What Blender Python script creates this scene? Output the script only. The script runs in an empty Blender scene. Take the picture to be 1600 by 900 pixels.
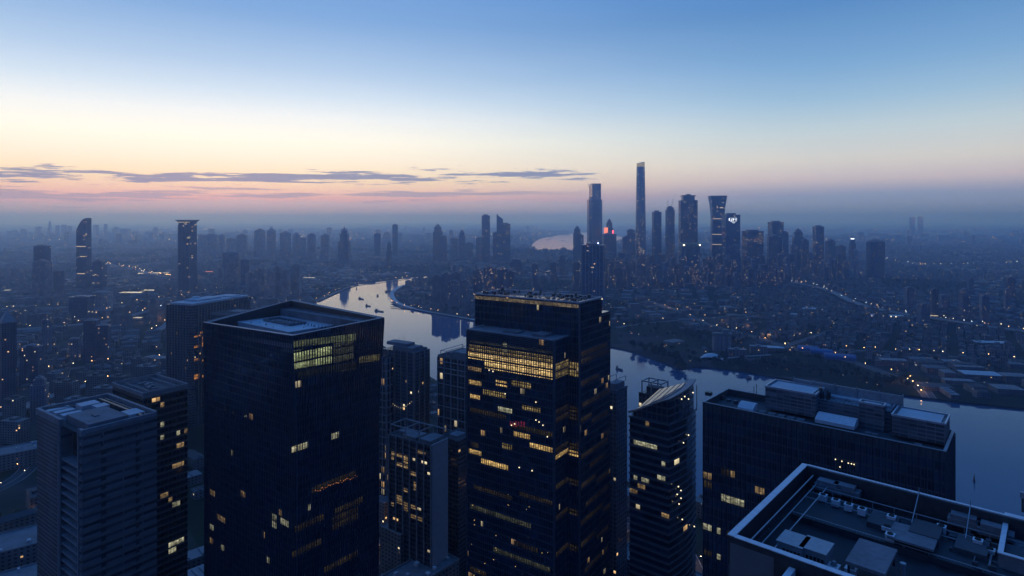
import bpy, math, random
from mathutils import Vector, Matrix, noise
from mathutils.geometry import tessellate_polygon

# ---------------------------------------------------------------- camera, sky, light, exposure
sc = bpy.context.scene
col = sc.collection
F, HY, H = 950.0, 343.0, 300.0            # focal length and horizon row of the photograph, eye height in metres
cam_data = bpy.data.cameras.new("camera")
cam_data.sensor_width = 36.0
cam_data.lens = 36.0 * F / 1600.0
cam_data.shift_y = -(450.0 - HY) / 1600.0
cam_data.clip_start = 1.0
cam_data.clip_end = 300000.0
cam = bpy.data.objects.new("camera", cam_data)
col.objects.link(cam)
cam.location = (0, 0, H)
cam.rotation_euler = (math.radians(90), 0, 0)
sc.camera = cam

sc.render.engine = 'CYCLES'
sc.cycles.use_denoising = True
sc.cycles.max_bounces = 5
sc.cycles.diffuse_bounces = 2
sc.cycles.glossy_bounces = 3
sc.cycles.transmission_bounces = 2
sc.cycles.volume_bounces = 2
sc.cycles.sample_clamp_indirect = 3.0
sc.cycles.caustics_reflective = False
sc.cycles.caustics_refractive = False
sc.view_settings.view_transform = 'Standard'
sc.view_settings.look = 'None'
sc.view_settings.gamma = 1.0
sc.view_settings.exposure = 0.0


def lin(r, g, b):
    def f(c):
        c /= 255.0
        return c / 12.92 if c <= .04045 else ((c + .055) / 1.055) ** 2.4
    return (f(r), f(g), f(b), 1.0)


class NT:
    """small helper to chain shader nodes"""
    def __init__(s, tree):
        s.t = tree; s.n = tree.nodes; s.l = tree.links

    def node(s, kind, **kw):
        n = s.n.new(kind)
        for k, v in kw.items():
            setattr(n, k, v)
        return n

    def put(s, sock, v):
        if isinstance(v, bpy.types.NodeSocket):
            s.l.new(v, sock)
        elif v is not None:
            sock.default_value = v

    def m(s, op, a, b=None, c=None, clamp=False):
        n = s.node('ShaderNodeMath', operation=op, use_clamp=clamp)
        s.put(n.inputs[0], a)
        if b is not None: s.put(n.inputs[1], b)
        if c is not None: s.put(n.inputs[2], c)
        return n.outputs[0]

    def rng(s, v, a, b, c=0.0, d=1.0, smooth=True):
        n = s.node('ShaderNodeMapRange', interpolation_type='SMOOTHSTEP' if smooth else 'LINEAR', clamp=True)
        s.put(n.inputs['Value'], v)
        for k, x in (('From Min', a), ('From Max', b), ('To Min', c), ('To Max', d)):
            s.put(n.inputs[k], x)
        return n.outputs['Result']

    def mix(s, f, a, b, mode='MIX'):
        n = s.node('ShaderNodeMix', data_type='RGBA', blend_type=mode)
        s.put(n.inputs[0], f); s.put(n.inputs[6], a); s.put(n.inputs[7], b)
        return n.outputs[2]

    def comb(s, x, y, z=0.0):
        n = s.node('ShaderNodeCombineXYZ')
        s.put(n.inputs[0], x); s.put(n.inputs[1], y); s.put(n.inputs[2], z)
        return n.outputs[0]

    def sep(s, v):
        n = s.node('ShaderNodeSeparateXYZ'); s.put(n.inputs[0], v)
        return n.outputs

    def noise(s, v, scale, detail=2.0, rough=.5):
        n = s.node('ShaderNodeTexNoise')
        s.put(n.inputs['Vector'], v); n.inputs['Scale'].default_value = scale
        n.inputs['Detail'].default_value = detail; n.inputs['Roughness'].default_value = rough
        return n.outputs

    def ramp(s, v, stops, interp='LINEAR'):
        n = s.node('ShaderNodeValToRGB')
        n.color_ramp.interpolation = interp
        e = n.color_ramp.elements
        while len(e) < len(stops): e.new(0.5)
        for q, (p, c) in zip(e, stops):
            q.position = p; q.color = c
        s.put(n.inputs[0], v)
        return n.outputs[0]


SUN_EL, SUN_AZ = math.radians(-1.0), math.radians(-28.0)      # just under the horizon, left of the river
world = bpy.data.worlds.new("World")
sc.world = world
world.use_nodes = True
w = NT(world.node_tree)
w.n.clear()
wo = w.node('ShaderNodeOutputWorld')
bg = w.node('ShaderNodeBackground')
tc = w.node('ShaderNodeTexCoord')
gx, gy, gz = w.sep(tc.outputs['Generated'])
el = w.m('MULTIPLY', w.m('ARCSINE', gz), 180 / math.pi)         # elevation in degrees
az = w.m('MULTIPLY', w.m('ARCTAN2', gx, gy), 180 / math.pi)     # 0 = straight ahead, + to the right
t = w.m('DIVIDE', el, 90.0, clamp=True)


def sky(stops):
    return w.ramp(w.m('POWER', t, 0.5), [((e / 90.0) ** .5, lin(*c)) for e, c in stops])


left = sky([(0, (228, 200, 214)), (0.7, (226, 192, 206)), (1.35, (220, 184, 192)), (1.9, (240, 188, 174)), (2.6, (252, 214, 180)),
            (3.6, (255, 234, 192)), (5.2, (255, 245, 226)), (7.0, (255, 253, 242)), (9.0, (240, 245, 250)), (11.0, (208, 226, 246)),
            (13.5, (174, 202, 236)), (17.5, (126, 168, 220)), (24, (88, 142, 212)), (40, (68, 132, 214)), (90, (50, 118, 208))])
right = sky([(0, (132, 152, 200)), (1.2, (132, 152, 200)), (2.0, (136, 154, 198)), (2.6, (164, 170, 200)), (3.4, (198, 192, 204)),
             (5.0, (208, 210, 210)), (7.5, (186, 206, 218)), (10, (150, 187, 218)), (13, (118, 165, 212)), (17.5, (84, 136, 194)),
             (24, (66, 124, 198)), (40, (58, 124, 208)), (90, (50, 118, 208))])
back = sky([(0, (24, 54, 112)), (5, (24, 58, 120)), (20, (26, 66, 134)), (45, (34, 90, 172)), (90, (50, 118, 208))])
wobble = w.m('MULTIPLY', w.m('SUBTRACT', w.noise(w.comb(w.m('MULTIPLY', az, .05), w.m('MULTIPLY', el, .3)), 1.0)[0], .5), 8.0)
fr = w.rng(w.m('ADD', az, wobble), -20.0, 30.0)
front = w.mix(fr, left, right)
aaz = w.m('ABSOLUTE', w.m('ADD', az, 12.0))
fb = w.rng(aaz, 48.0, 105.0)
skyc = w.mix(fb, front, back)
# low bank of cloud along the horizon with a soft torn upper edge
cv = w.comb(w.m('MULTIPLY', az, .11), w.m('MULTIPLY', el, 1.0), 3.1)
cn = w.noise(cv, 1.0, 5.0, .55)[0]
edge = w.m('ADD', w.m('MULTIPLY', w.m('SUBTRACT', cn, .5), 1.7), w.rng(az, -40.0, 40.0, 1.25, 2.25, smooth=False))
bank = w.m('MULTIPLY', w.rng(w.m('SUBTRACT', edge, el), -.10, .22), w.rng(aaz, 90.0, 60.0))
bankc = w.mix(fr, lin(212, 198, 218), lin(138, 160, 204))
skyc = w.mix(w.m('MULTIPLY', bank, .8), skyc, bankc)
# long thin streaks of cloud 3-5 degrees up, left half of the view
ctr = w.rng(az, -42.0, 8.0, 3.25, 4.45, smooth=False)
sv = w.comb(w.m('MULTIPLY', az, .15), w.m('MULTIPLY', el, 2.3), 7.7)
sn = w.noise(sv, 1.0, 8.0, .66)[0]
dband = w.m('ABSOLUTE', w.m('SUBTRACT', el, ctr))
thr = w.m('ADD', .408, w.m('MULTIPLY', dband, .24))
thr = w.m('ADD', thr, w.rng(az, 6.0, 14.0, 0.0, .25))
streak = w.rng(w.m('SUBTRACT', sn, thr), .0, .07)
streak = w.m('MULTIPLY', streak, w.rng(aaz, 60.0, 40.0))
skyc = w.mix(w.m('MULTIPLY', streak, .92), skyc, w.mix(fr, lin(104, 116, 160), lin(92, 118, 166)))
sv2 = w.comb(w.m('MULTIPLY', az, .14), w.m('MULTIPLY', el, 3.6), 1.3)
sn2 = w.noise(sv2, 1.0, 5.0, .55)[0]
thr2 = w.m('ADD', .45, w.m('MULTIPLY', w.m('ABSOLUTE', w.m('SUBTRACT', el, w.rng(az, -42.0, 0.0, 1.75, 2.5, smooth=False))), .22))
st2 = w.m('MULTIPLY', w.rng(w.m('SUBTRACT', sn2, thr2), -.02, .05), w.rng(az, 12.0, -4.0))
skyc = w.mix(w.m('MULTIPLY', st2, .75), skyc, lin(146, 140, 172))
nish = w.node('ShaderNodeTexSky', sky_type='NISHITA', sun_disc=False)
nish.sun_elevation = SUN_EL
nish.sun_rotation = SUN_AZ
nish.altitude = 300
skyc = w.mix(0.05, skyc, nish.outputs[0], 'ADD')
below = w.rng(el, -1.0, 0.0)
skyc = w.mix(below, lin(40, 64, 120), skyc)
w.l.new(skyc, bg.inputs[0])
w.l.new(w.rng(el, 4.0, 15.0, 1.15, 1.03), bg.inputs[1])
w.l.new(bg.outputs[0], wo.inputs[0])
world.cycles.sampling_method = 'MANUAL'
world.cycles.sample_map_resolution = 1024

# the last light of the sun that has just gone down: very weak, broad and warm
sun_data = bpy.data.lights.new("sun", 'SUN')
sun_data.energy = 0.06
sun_data.angle = math.radians(12)
sun_data.color = (1.0, .72, .5)
sun = bpy.data.objects.new("sun", sun_data)
col.objects.link(sun)
sun.rotation_euler = (math.radians(88), 0, math.radians(180 + 28))

# ---------------------------------------------------------------- helpers
R = random.Random(11)


def at(px, py, z=0.0):
    """point of the plane at height z that the photograph shows at (px, py)"""
    d = (H - z) * F / (py - HY)
    return Vector(((px - 800) / F * d, d, z))


def atd(px, d, z=0.0):
    return Vector(((px - 800) / F * d, d, z))


def tag(o, label=None, cat=None, group=None, kind=None):
    if label: o['label'] = label
    if cat: o['category'] = cat
    if group: o['group'] = group
    if kind: o['kind'] = kind
    return o


def empty(name, loc, rz=0.0, label=None, cat=None, group=None):
    o = bpy.data.objects.new(name, None)
    col.objects.link(o)
    o.location = loc
    o.rotation_euler = (0, 0, rz)
    o.empty_display_size = 1.0
    return tag(o, label, cat, group)


def copy_tree(o, parent=None):
    c = o.copy()
    col.objects.link(c)
    if parent is not None:
        c.parent = parent
    for ch in [x for x in col.objects if x.parent == o]:
        copy_tree(ch, c)
    return c


class MB:
    """mesh builder: boxes, prisms and bars with UVs in metres"""
    def __init__(s):
        s.v = []; s.f = []; s.uv = []; s.mi = []; s.cuts = []

    def face(s, pts, uvs=None, m=0):
        b = len(s.v)
        s.v.extend([tuple(p) for p in pts])
        s.f.append(tuple(range(b, b + len(pts))))
        s.uv.extend(uvs if uvs else [(p[0], p[1]) for p in pts])
        s.mi.append(m)

    def prism(s, poly, z0, z1, m=0, mt=None, bottom=False, poly1=None, off=(0.0, 0.0), top=True, zt=None):
        """poly runs counter-clockwise seen from above; zt = optional top height for each corner"""
        n = len(poly)
        p1 = poly1 or poly
        zt = zt or [z1] * n
        u = off[0]
        for i in range(n):
            a, b = poly[i], poly[(i + 1) % n]
            c, d = p1[(i + 1) % n], p1[i]
            L = math.hypot(b[0] - a[0], b[1] - a[1])
            s.face([(a[0], a[1], z0), (b[0], b[1], z0), (c[0], c[1], zt[(i + 1) % n]), (d[0], d[1], zt[i])],
                   [(u, z0 + off[1]), (u + L, z0 + off[1]), (u + L, zt[(i + 1) % n] + off[1]), (u, zt[i] + off[1])], m)
            u += L
        if top:
            s.face([(p[0], p[1], zt[i]) for i, p in enumerate(p1)], None, m if mt is None else mt)
        if bottom:
            s.face([(p[0], p[1], z0) for p in reversed(poly)], None, m)

    def box(s, x0, y0, z0, x1, y1, z1, m=0, mt=None, bottom=True, off=(0.0, 0.0)):
        s.cuts.append(len(s.f))
        s.prism([(x0, y0), (x1, y0), (x1, y1), (x0, y1)], z0, z1, m, mt, bottom, off=off)

    def rbox(s, cx, cy, sx, sy, z0, z1, rot, m=0, mt=None, off=(0.0, 0.0)):
        c, q = math.cos(rot), math.sin(rot)
        P = [(cx + x * c - y * q, cy + x * q + y * c) for x, y in ((-sx / 2, -sy / 2), (sx / 2, -sy / 2), (sx / 2, sy / 2), (-sx / 2, sy / 2))]
        s.prism(P, z0, z1, m, mt, off=off)

    def bar(s, p, q, wd, hg=None, m=0):
        p, q = Vector(p), Vector(q)
        hg = hg or wd
        d = (q - p).normalized()
        up = Vector((0, 0, 1)) if abs(d.z) < .95 else Vector((0, 1, 0))
        a = d.cross(up).normalized() * wd / 2
        b = d.cross(a).normalized() * hg / 2
        c = [p - a - b, p + a - b, p + a + b, p - a + b, q - a - b, q + a - b, q + a + b, q - a + b]
        for i in ((0, 3, 2, 1), (4, 5, 6, 7), (0, 1, 5, 4), (1, 2, 6, 5), (2, 3, 7, 6), (3, 0, 4, 7)):
            s.face([c[j] for j in i], None, m)

    def cyl(s, cx, cy, z0, z1, r, m=0, n=10, r1=None, mt=None, off=(0.0, 0.0)):
        s.cuts.append(len(s.f))
        P = [(cx + r * math.cos(2 * math.pi * i / n), cy + r * math.sin(2 * math.pi * i / n)) for i in range(n)]
        r1 = r if r1 is None else r1
        Q = [(cx + r1 * math.cos(2 * math.pi * i / n), cy + r1 * math.sin(2 * math.pi * i / n)) for i in range(n)]
        s.prism(P, z0, z1, m, mt, True, poly1=Q, off=off)

    def blob(s, c, r, m=0, sz=1.0):
        s.cuts.append(len(s.f))
        c = Vector(c)
        t = [Vector(q) for q in ((1, 0, 0), (0, 1, 0), (-1, 0, 0), (0, -1, 0))]
        for i in range(4):
            a, b = c + t[i] * r, c + t[(i + 1) % 4] * r
            s.face([a, b, c + Vector((0, 0, r * sz))], None, m)
            s.face([b, a, c - Vector((0, 0, r * sz))], None, m)

    def mesh(s, name, mats):
        me = bpy.data.meshes.new(name)
        me.from_pydata(s.v, [], s.f)
        uvl = me.uv_layers.new(name="UVMap")
        flat = [c for q in s.uv for c in q]
        uvl.data.foreach_set('uv', flat)
        me.polygons.foreach_set('material_index', s.mi)
        for m in (mats if isinstance(mats, (list, tuple)) else [mats]):
            me.materials.append(m)
        me.update()
        return me

    def pieces(s, name, mats, parent):
        """every box, cylinder or lamp becomes a part of its own"""
        c = s.cuts + [len(s.f)]
        for a, b in zip(c, c[1:]):
            q = MB()
            u0 = sum(len(f) for f in s.f[:a])
            for k in range(a, b):
                n = len(s.f[k])
                q.face([s.v[i] for i in s.f[k]], s.uv[u0:u0 + n], s.mi[k]); u0 += n
            q.build(name, mats, parent)

    def build(s, name, mats, parent=None, label=None, cat=None, group=None, kind=None):
        o = bpy.data.objects.new(name, s.mesh(name, mats))
        col.objects.link(o)
        if parent is not None:
            o.parent = parent
        return tag(o, label, cat, group, kind)


# ---------------------------------------------------------------- materials
def newmat(name):
    m = bpy.data.materials.new(name)
    m.use_nodes = True
    n = NT(m.node_tree)
    b = n.n['Principled BSDF']
    return m, n, b


def plain(name, c, rough=.7, metal=0.0, var=.25, scale=.3, spec=.5):
    """painted, concrete or metal surface with uneven weathering"""
    m, n, b = newmat(name)
    g = n.node('ShaderNodeNewGeometry')
    x = n.noise(g.outputs['Position'], scale, 4.0, .6)[0]
    y = n.noise(g.outputs['Position'], scale * 9, 2.0, .5)[0]
    f = n.m('ADD', n.m('MULTIPLY', x, .7), n.m('MULTIPLY', y, .3))
    lo = tuple(k * (1 - var) for k in c) + (1,)
    hi = tuple(min(1, k * (1 + var)) for k in c) + (1,)
    n.l.new(n.mix(n.rng(f, .3, .7), lo, hi), b.inputs['Base Color'])
    n.l.new(n.rng(f, .3, .7, max(.05, rough - .1), min(1, rough + .1)), b.inputs['Roughness'])
    b.inputs['Metallic'].default_value = metal
    b.inputs['Specular IOR Level'].default_value = spec
    return m


def lamp(name, c, strength):
    m, n, b = newmat(name)
    b.inputs['Base Color'].default_value = (.1, .1, .1, 1)
    b.inputs['Emission Color'].default_value = c
    b.inputs['Emission Strength'].default_value = strength
    m.cycles.emission_sampling = 'NONE'
    return m


def facade(name, wall, glass, bay=3.0, floor=3.4, wu=.7, wv=.6, p=.03, s=1.2, warm=.5, rough=.12, clump=1.0, wrough=.65, run=1.0,
           lit_a=(255, 205, 140), lit_b=(255, 236, 190), spec=.5, topdark=None):
    """a wall with a regular grid of window panes; some rooms behind them have their lamps on.
    run > 1 makes lit rooms extend sideways over several bays"""
    m, n, b = newmat(name)
    uv = n.node('ShaderNodeUVMap').outputs[0]
    u, v, _ = n.sep(uv)
    u, v = n.m('DIVIDE', u, bay), n.m('DIVIDE', v, floor)
    fu, fv = n.m('FRACT', u), n.m('FRACT', v)
    cu, cv_ = n.m('FLOOR', u), n.m('FLOOR', v)
    a = (1 - wu) / 2
    mu = n.m('MULTIPLY', n.m('GREATER_THAN', fu, a), n.m('LESS_THAN', fu, 1 - a))
    c0 = (1 - wv) * .65
    mv = n.m('MULTIPLY', n.m('GREATER_THAN', fv, c0), n.m('LESS_THAN', fv, c0 + wv))
    mask = n.m('MULTIPLY', mu, mv)
    rnd = n.node('ShaderNodeObjectInfo').outputs['Random']
    seed = n.m('MULTIPLY', rnd, 91.7)
    cr = n.m('FLOOR', n.m('DIVIDE', cu, run)) if run != 1 else cu
    wn = n.node('ShaderNodeTexWhiteNoise', noise_dimensions='3D')
    n.l.new(n.comb(cr, cv_, seed), wn.inputs['Vector'])
    wn2 = n.node('ShaderNodeTexWhiteNoise', noise_dimensions='3D')
    n.l.new(n.comb(cu, cv_, n.m('ADD', seed, 5.3)), wn2.inputs['Vector'])
    cl = n.noise(n.comb(n.m('MULTIPLY', cu, .11), n.m('MULTIPLY', cv_, .23), seed), 1.0, 2.0)[0]
    cl = n.rng(cl, .42, .72, max(0.0, 1 - clump), 1 + 3 * clump)
    lit = n.m('LESS_THAN', wn.outputs[0], n.m('MULTIPLY', cl, p))
    lit = n.m('MULTIPLY', lit, mask)
    br = n.rng(wn2.outputs[0], 0, 1, .25, 1.4, smooth=False)
    br = n.m('MULTIPLY', br, n.rng(fv, c0, c0 + wv, .55, 1.15, smooth=False))
    warmth = n.m('LESS_THAN', n.sep(wn.outputs[1])[1], warm)
    ec = n.mix(warmth, lin(*lit_b), lin(*lit_a))
    g = n.node('ShaderNodeNewGeometry')
    ws = n.noise(g.outputs['Position'], .05, 3.0)[0]
    wc = n.mix(n.rng(ws, .3, .7), tuple(k * .75 for k in wall) + (1,), tuple(k * 1.25 for k in wall) + (1,))
    wn3 = n.node('ShaderNodeTexWhiteNoise', noise_dimensions='3D')      # blinds and tints by room, and faint reflections painted into the glass colour
    n.l.new(n.comb(n.m('FLOOR', n.m('DIVIDE', cu, 4.0)), cv_, n.m('ADD', seed, 9.1)), wn3.inputs['Vector'])
    gf = n.m('ADD', n.m('MULTIPLY', wn2.outputs[0], .4), n.m('MULTIPLY', n.m('POWER', wn3.outputs[0], 2.5), .6))
    gc = n.mix(gf, tuple(k * .45 for k in glass) + (1,), tuple(k * 2.4 for k in glass) + (1,))
    n.l.new(n.mix(mask, wc, gc), b.inputs['Base Color'])
    n.l.new(n.m('ADD', wrough, n.m('MULTIPLY', mask, rough - wrough)), b.inputs['Roughness'])
    b.inputs['Specular IOR Level'].default_value = spec
    n.l.new(ec, b.inputs['Emission Color'])
    n.l.new(n.m('MULTIPLY', n.m('MULTIPLY', lit, br), s), b.inputs['Emission Strength'])
    m.cycles.emission_sampling = 'NONE'
    return m


def room(name, ca, cb, s, bay=1.6, floor=4.0, mull=.12):
    """the lit inside of offices seen through glazing: ceiling lights, shelves and people break it up"""
    m, n, b = newmat(name)
    uv = n.node('ShaderNodeUVMap').outputs[0]
    u, v, _ = n.sep(uv)
    q1 = n.noise(n.comb(n.m('MULTIPLY', u, .55), n.m('MULTIPLY', v, 1.1)), 1.0, 3.0, .6)[0]
    q2 = n.noise(n.comb(n.m('MULTIPLY', u, .12), n.m('MULTIPLY', v, .2), 4.0), 1.0, 1.0)[0]
    fu = n.m('FRACT', n.m('DIVIDE', u, bay)); fv = n.m('FRACT', n.m('DIVIDE', v, floor))
    wn = n.node('ShaderNodeTexWhiteNoise', noise_dimensions='2D')
    n.l.new(n.comb(n.m('FLOOR', n.m('DIVIDE', u, bay)), n.m('FLOOR', n.m('DIVIDE', v, floor))), wn.inputs['Vector'])
    mk = n.m('MULTIPLY', n.m('GREATER_THAN', fu, mull), n.m('GREATER_THAN', fv, .18))
    br = n.m('MULTIPLY', n.rng(q1, .3, .68, .3, 1.25), n.rng(q2, .3, .65, .55, 1.15))
    br = n.m('MULTIPLY', br, n.rng(wn.outputs[0], 0, 1, .6, 1.2, smooth=False))
    br = n.m('MULTIPLY', br, n.rng(fv, .2, .95, .65, 1.25))
    n.l.new(n.mix(q1, lin(*ca), lin(*cb)), b.inputs['Emission Color'])
    n.l.new(n.m('MULTIPLY', n.m('MULTIPLY', br, mk), s), b.inputs['Emission Strength'])
    b.inputs['Base Color'].default_value = (.03, .035, .04, 1)
    b.inputs['Roughness'].default_value = .2
    m.cycles.emission_sampling = 'NONE'
    return m


M = {}
M['concrete'] = plain('concrete', (.24, .24, .25), .8)
M['roof_grey'] = plain('roof_grey', (.16, .165, .18), .85, var=.35, scale=.12)
M['roof_dark'] = plain('roof_dark', (.055, .06, .07), .85, var=.45, scale=.15)
M['roof_pale'] = plain('roof_pale', (.48, .49, .51), .75, var=.16, scale=.09)
M['white_metal'] = plain('white_metal', (.62, .64, .66), .45, 0.0, .12, .8)
M['grey_metal'] = plain('grey_metal', (.30, .32, .34), .5, .2, .2, .8)
M['dark_metal'] = plain('dark_metal', (.05, .055, .06), .45, .2, .3, .8)
M['black'] = plain('black', (.012, .013, .015), .7)
M['stone'] = plain('stone', (.17, .165, .16), .75, var=.2, scale=.2)
M['glass_dark'] = plain('glass_dark', (.012, .016, .022), .08, 0.0, .4, .05)
M['fin'] = plain('fin', (.105, .125, .165), .35, .4, .2, .4)
M['steel_edge'] = plain('steel_edge', (.45, .48, .52), .35, .3, .15, .4)
M['blue_sheet'] = plain('blue_sheet', (.03, .10, .26), .6, 0, .2, .05)
M['bark'] = plain('bark', (.05, .04, .03), .9)
M['hull'] = plain('hull', (.05, .045, .045), .6)
M['hatch'] = plain('hatch', (.10, .10, .11), .6)
M['cabin'] = plain('cabin', (.35, .35, .35), .5)
M['lamp_warm'] = lamp('lamp_warm', lin(255, 196, 130), 12)
M['lamp_white'] = lamp('lamp_white', lin(255, 226, 180), 12)
M['lamp_cool'] = lamp('lamp_cool', lin(220, 236, 255), 12)
M['lamp_red'] = lamp('lamp_red', lin(255, 60, 70), 8)
M['neon_white'] = lamp('neon_white', lin(225, 235, 255), 2.6)
M['screen_orange'] = lamp('screen_orange', lin(255, 140, 105), 1.3)
M['glow_line'] = lamp('glow_line', lin(255, 226, 180), .6)
M['blue_light'] = lamp('blue_light', lin(150, 160, 255), 14)

# ---------------------------------------------------------------- the setting: land, river, haze
RIVER_PX = [(1900, 905), (1600, 850), (1350, 812), (1095, 778), (975, 755), (800, 655), (675, 592), (600, 540), (530, 498), (488, 477), (496, 467),
            (520, 455), (553, 442), (600, 437.5), (640, 432), (680, 429), (740, 427), (800, 424), (860, 421.5), (905, 419.5),
            (880, 422.5), (820, 426.5), (740, 432.5), (690, 436.5), (660, 440.5), (640, 443), (622, 448), (611, 455), (610, 464),
            (620, 474), (640, 481.5), (662, 486.5), (700, 493), (738, 500), (800, 512), (880, 528), (955, 541), (985, 547),
            (1015, 558), (1045, 568), (1062, 575), (1075, 573), (1110, 573), (1160, 579), (1205, 588), (1300, 602), (1400, 615),
            (1485, 626), (1600, 638), (1900, 665)]
REACH_PX = [(836, 391.5), (829, 386), (832, 380), (842, 373), (868, 366.5), (930, 361.5), (990, 360), (985, 368), (950, 381), (925, 391)]


def ring(px):
    return [(q.x, q.y) for q in (at(x, y) for x, y in px)]


def soften(P, it=2):
    for _ in range(it):
        Q = []
        for i in range(len(P)):
            a, b = P[i], P[(i + 1) % len(P)]
            Q.append((a[0] * .8 + b[0] * .2, a[1] * .8 + b[1] * .2))
            Q.append((a[0] * .2 + b[0] * .8, a[1] * .2 + b[1] * .8))
        P = Q
    return P


RIVER = soften(ring(RIVER_PX), 1)
REACH = soften(ring(REACH_PX), 2)


def inside(x, y, P):
    k = False
    j = len(P) - 1
    for i in range(len(P)):
        a, b = P[i], P[j]
        if (a[1] > y) != (b[1] > y) and x < (b[0] - a[0]) * (y - a[1]) / (b[1] - a[1]) + a[0]:
            k = not k
        j = i
    return k


def near_water(x, y, r):
    for dx, dy in ((0, 0), (r, 0), (-r, 0), (0, r), (0, -r)):
        if inside(x + dx, y + dy, RIVER) or inside(x + dx, y + dy, REACH):
            return True
    return False


BIG = 75000.0
outer = [(-BIG, -1500.0), (BIG, -1500.0), (BIG, BIG), (-BIG, BIG)]
gm, n, b = newmat('ground')
gp = n.node('ShaderNodeNewGeometry').outputs['Position']
gn1 = n.noise(gp, .0016, 4.0, .6)[0]
gn2 = n.noise(gp, .02, 3.0, .6)[0]
vor = n.node('ShaderNodeTexVoronoi', feature='F1')
vor.inputs['Scale'].default_value = .006
n.l.new(gp, vor.inputs['Vector'])
vcol = n.sep(vor.outputs['Color'])[0]
gc = n.ramp(vcol, [(0, (.018, .028, .014, 1)), (.35, (.03, .04, .02, 1)), (.5, (.07, .065, .055, 1)), (.75, (.05, .05, .05, 1)), (1, (.10, .095, .085, 1))], 'CONSTANT')
gc = n.mix(n.rng(gn1, .4, .62), gc, (.022, .032, .018, 1))
gc = n.mix(n.rng(gn2, .35, .7), gc, n.mix(.5, gc, (.005, .006, .005, 1)))
n.l.new(gc, b.inputs['Base Color'])
b.inputs['Roughness'].default_value = .95
b.inputs['Specular IOR Level'].default_value = .1

land = MB()
rings = [outer, RIVER, REACH]
flat = [p for r_ in rings for p in r_]
land.v = [(p[0], p[1], 0.0) for p in flat]
for tri in tessellate_polygon([[Vector((p[0], p[1], 0)) for p in r_] for r_ in rings]):
    a_, b_, c_ = (flat[i] for i in tri)
    cr_ = (b_[0] - a_[0]) * (c_[1] - a_[1]) - (b_[1] - a_[1]) * (c_[0] - a_[0])
    tri = tuple(tri) if cr_ > 0 else tuple(reversed(tri))
    land.f.append(tri); land.mi.append(0)
    land.uv += [(0, 0)] * 3
for P in (RIVER, REACH):
    for i in range(len(P)):
        p, q = P[i], P[(i + 1) % len(P)]
        land.face([(p[0], p[1], -5), (q[0], q[1], -5), (q[0], q[1], 0), (p[0], p[1], 0)])
land.build('ground', gm, kind='structure')

wm, n, b = newmat('river_water')
wp = n.node('ShaderNodeNewGeometry').outputs['Position']
x_, y_, _ = n.sep(wp)
wv_ = n.comb(n.m('MULTIPLY', n.m('ADD', x_, n.m('MULTIPLY', y_, .25)), .0030), n.m('MULTIPLY', y_, .0011))
wn_ = n.noise(wv_, 1.0, 5.0, .6)[0]
b.inputs['Base Color'].default_value = (.04, .09, .17, 1)
n.l.new(n.rng(wn_,   .38, .62, .015, .09), b.inputs['Roughness'])
b.inputs['IOR'].default_value = 1.34
b.inputs['Specular IOR Level'].default_value = .5
bump = n.node('ShaderNodeBump')
bump.inputs['Strength'].default_value = .08
bump.inputs['Distance'].default_value = 1.0
n.l.new(n.noise(wp, .035, 3.0, .5)[0], bump.inputs['Height'])
n.l.new(bump.outputs[0], b.inputs['Normal'])
wat = MB()
wat.face([(-1600, 250, -3), (1900, 250, -3), (1900, 18500, -3), (-1600, 18500, -3)])
wat.build('river_water', wm, kind='structure')

# the blue air of dusk: one closed box of even haze
hz = MB()
hz.prism([(-BIG - 60, -1560), (BIG + 60, -1560), (BIG + 60, BIG + 60), (-BIG - 60, BIG + 60)], -7.0, 700.0, bottom=True)
hm = bpy.data.materials.new('haze')
hm.use_nodes = True
hn = NT(hm.node_tree); hn.n.clear()
ho = hn.node('ShaderNodeOutputMaterial')
pv = hn.node('ShaderNodeVolumePrincipled')
pv.inputs['Color'].default_value = (.33, .55, 1.0, 1)
pv.inputs['Density'].default_value = 1.35e-4
pv.inputs['Absorption Color'].default_value = (.74, .82, 1, 1)     # clear air: blue is scattered most, red least
pv.inputs['Anisotropy'].default_value = .76
hn.l.new(pv.outputs[0], ho.inputs['Volume'])
hm.cycles.homogeneous_volume = True
hz.build('haze', hm, kind='stuff', label='thin blue dusk haze lying over the whole city', cat='haze')


# roads: strips with kerbs and worn asphalt
road_m = plain('asphalt', (.05, .05, .052), .85, var=.2, scale=.05)
deck_m = plain('road_deck', (.16, .16, .165), .8, var=.2, scale=.05)
mark_m = plain('road_paint', (.5, .5, .48), .7)


def catmull(pts, k=6):
    P = [pts[0]] + list(pts) + [pts[-1]]
    out = []
    for i in range(1, len(P) - 2):
        p0, p1, p2, p3 = P[i - 1], P[i], P[i + 1], P[i + 2]
        for j in range(k):
            t = j / k
            out.append(.5 * ((2 * p1) + (p2 - p0) * t + (2 * p0 - 5 * p1 + 4 * p2 - p3) * t * t + (3 * p1 - p0 - 3 * p2 + p3) * t ** 3))
    out.append(pts[-1])
    return out


def side(P, i):
    d = (P[min(i + 1, len(P) - 1)] - P[max(i - 1, 0)])
    d.z = 0
    d.normalize()
    return Vector((-d.y, d.x, 0))


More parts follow.
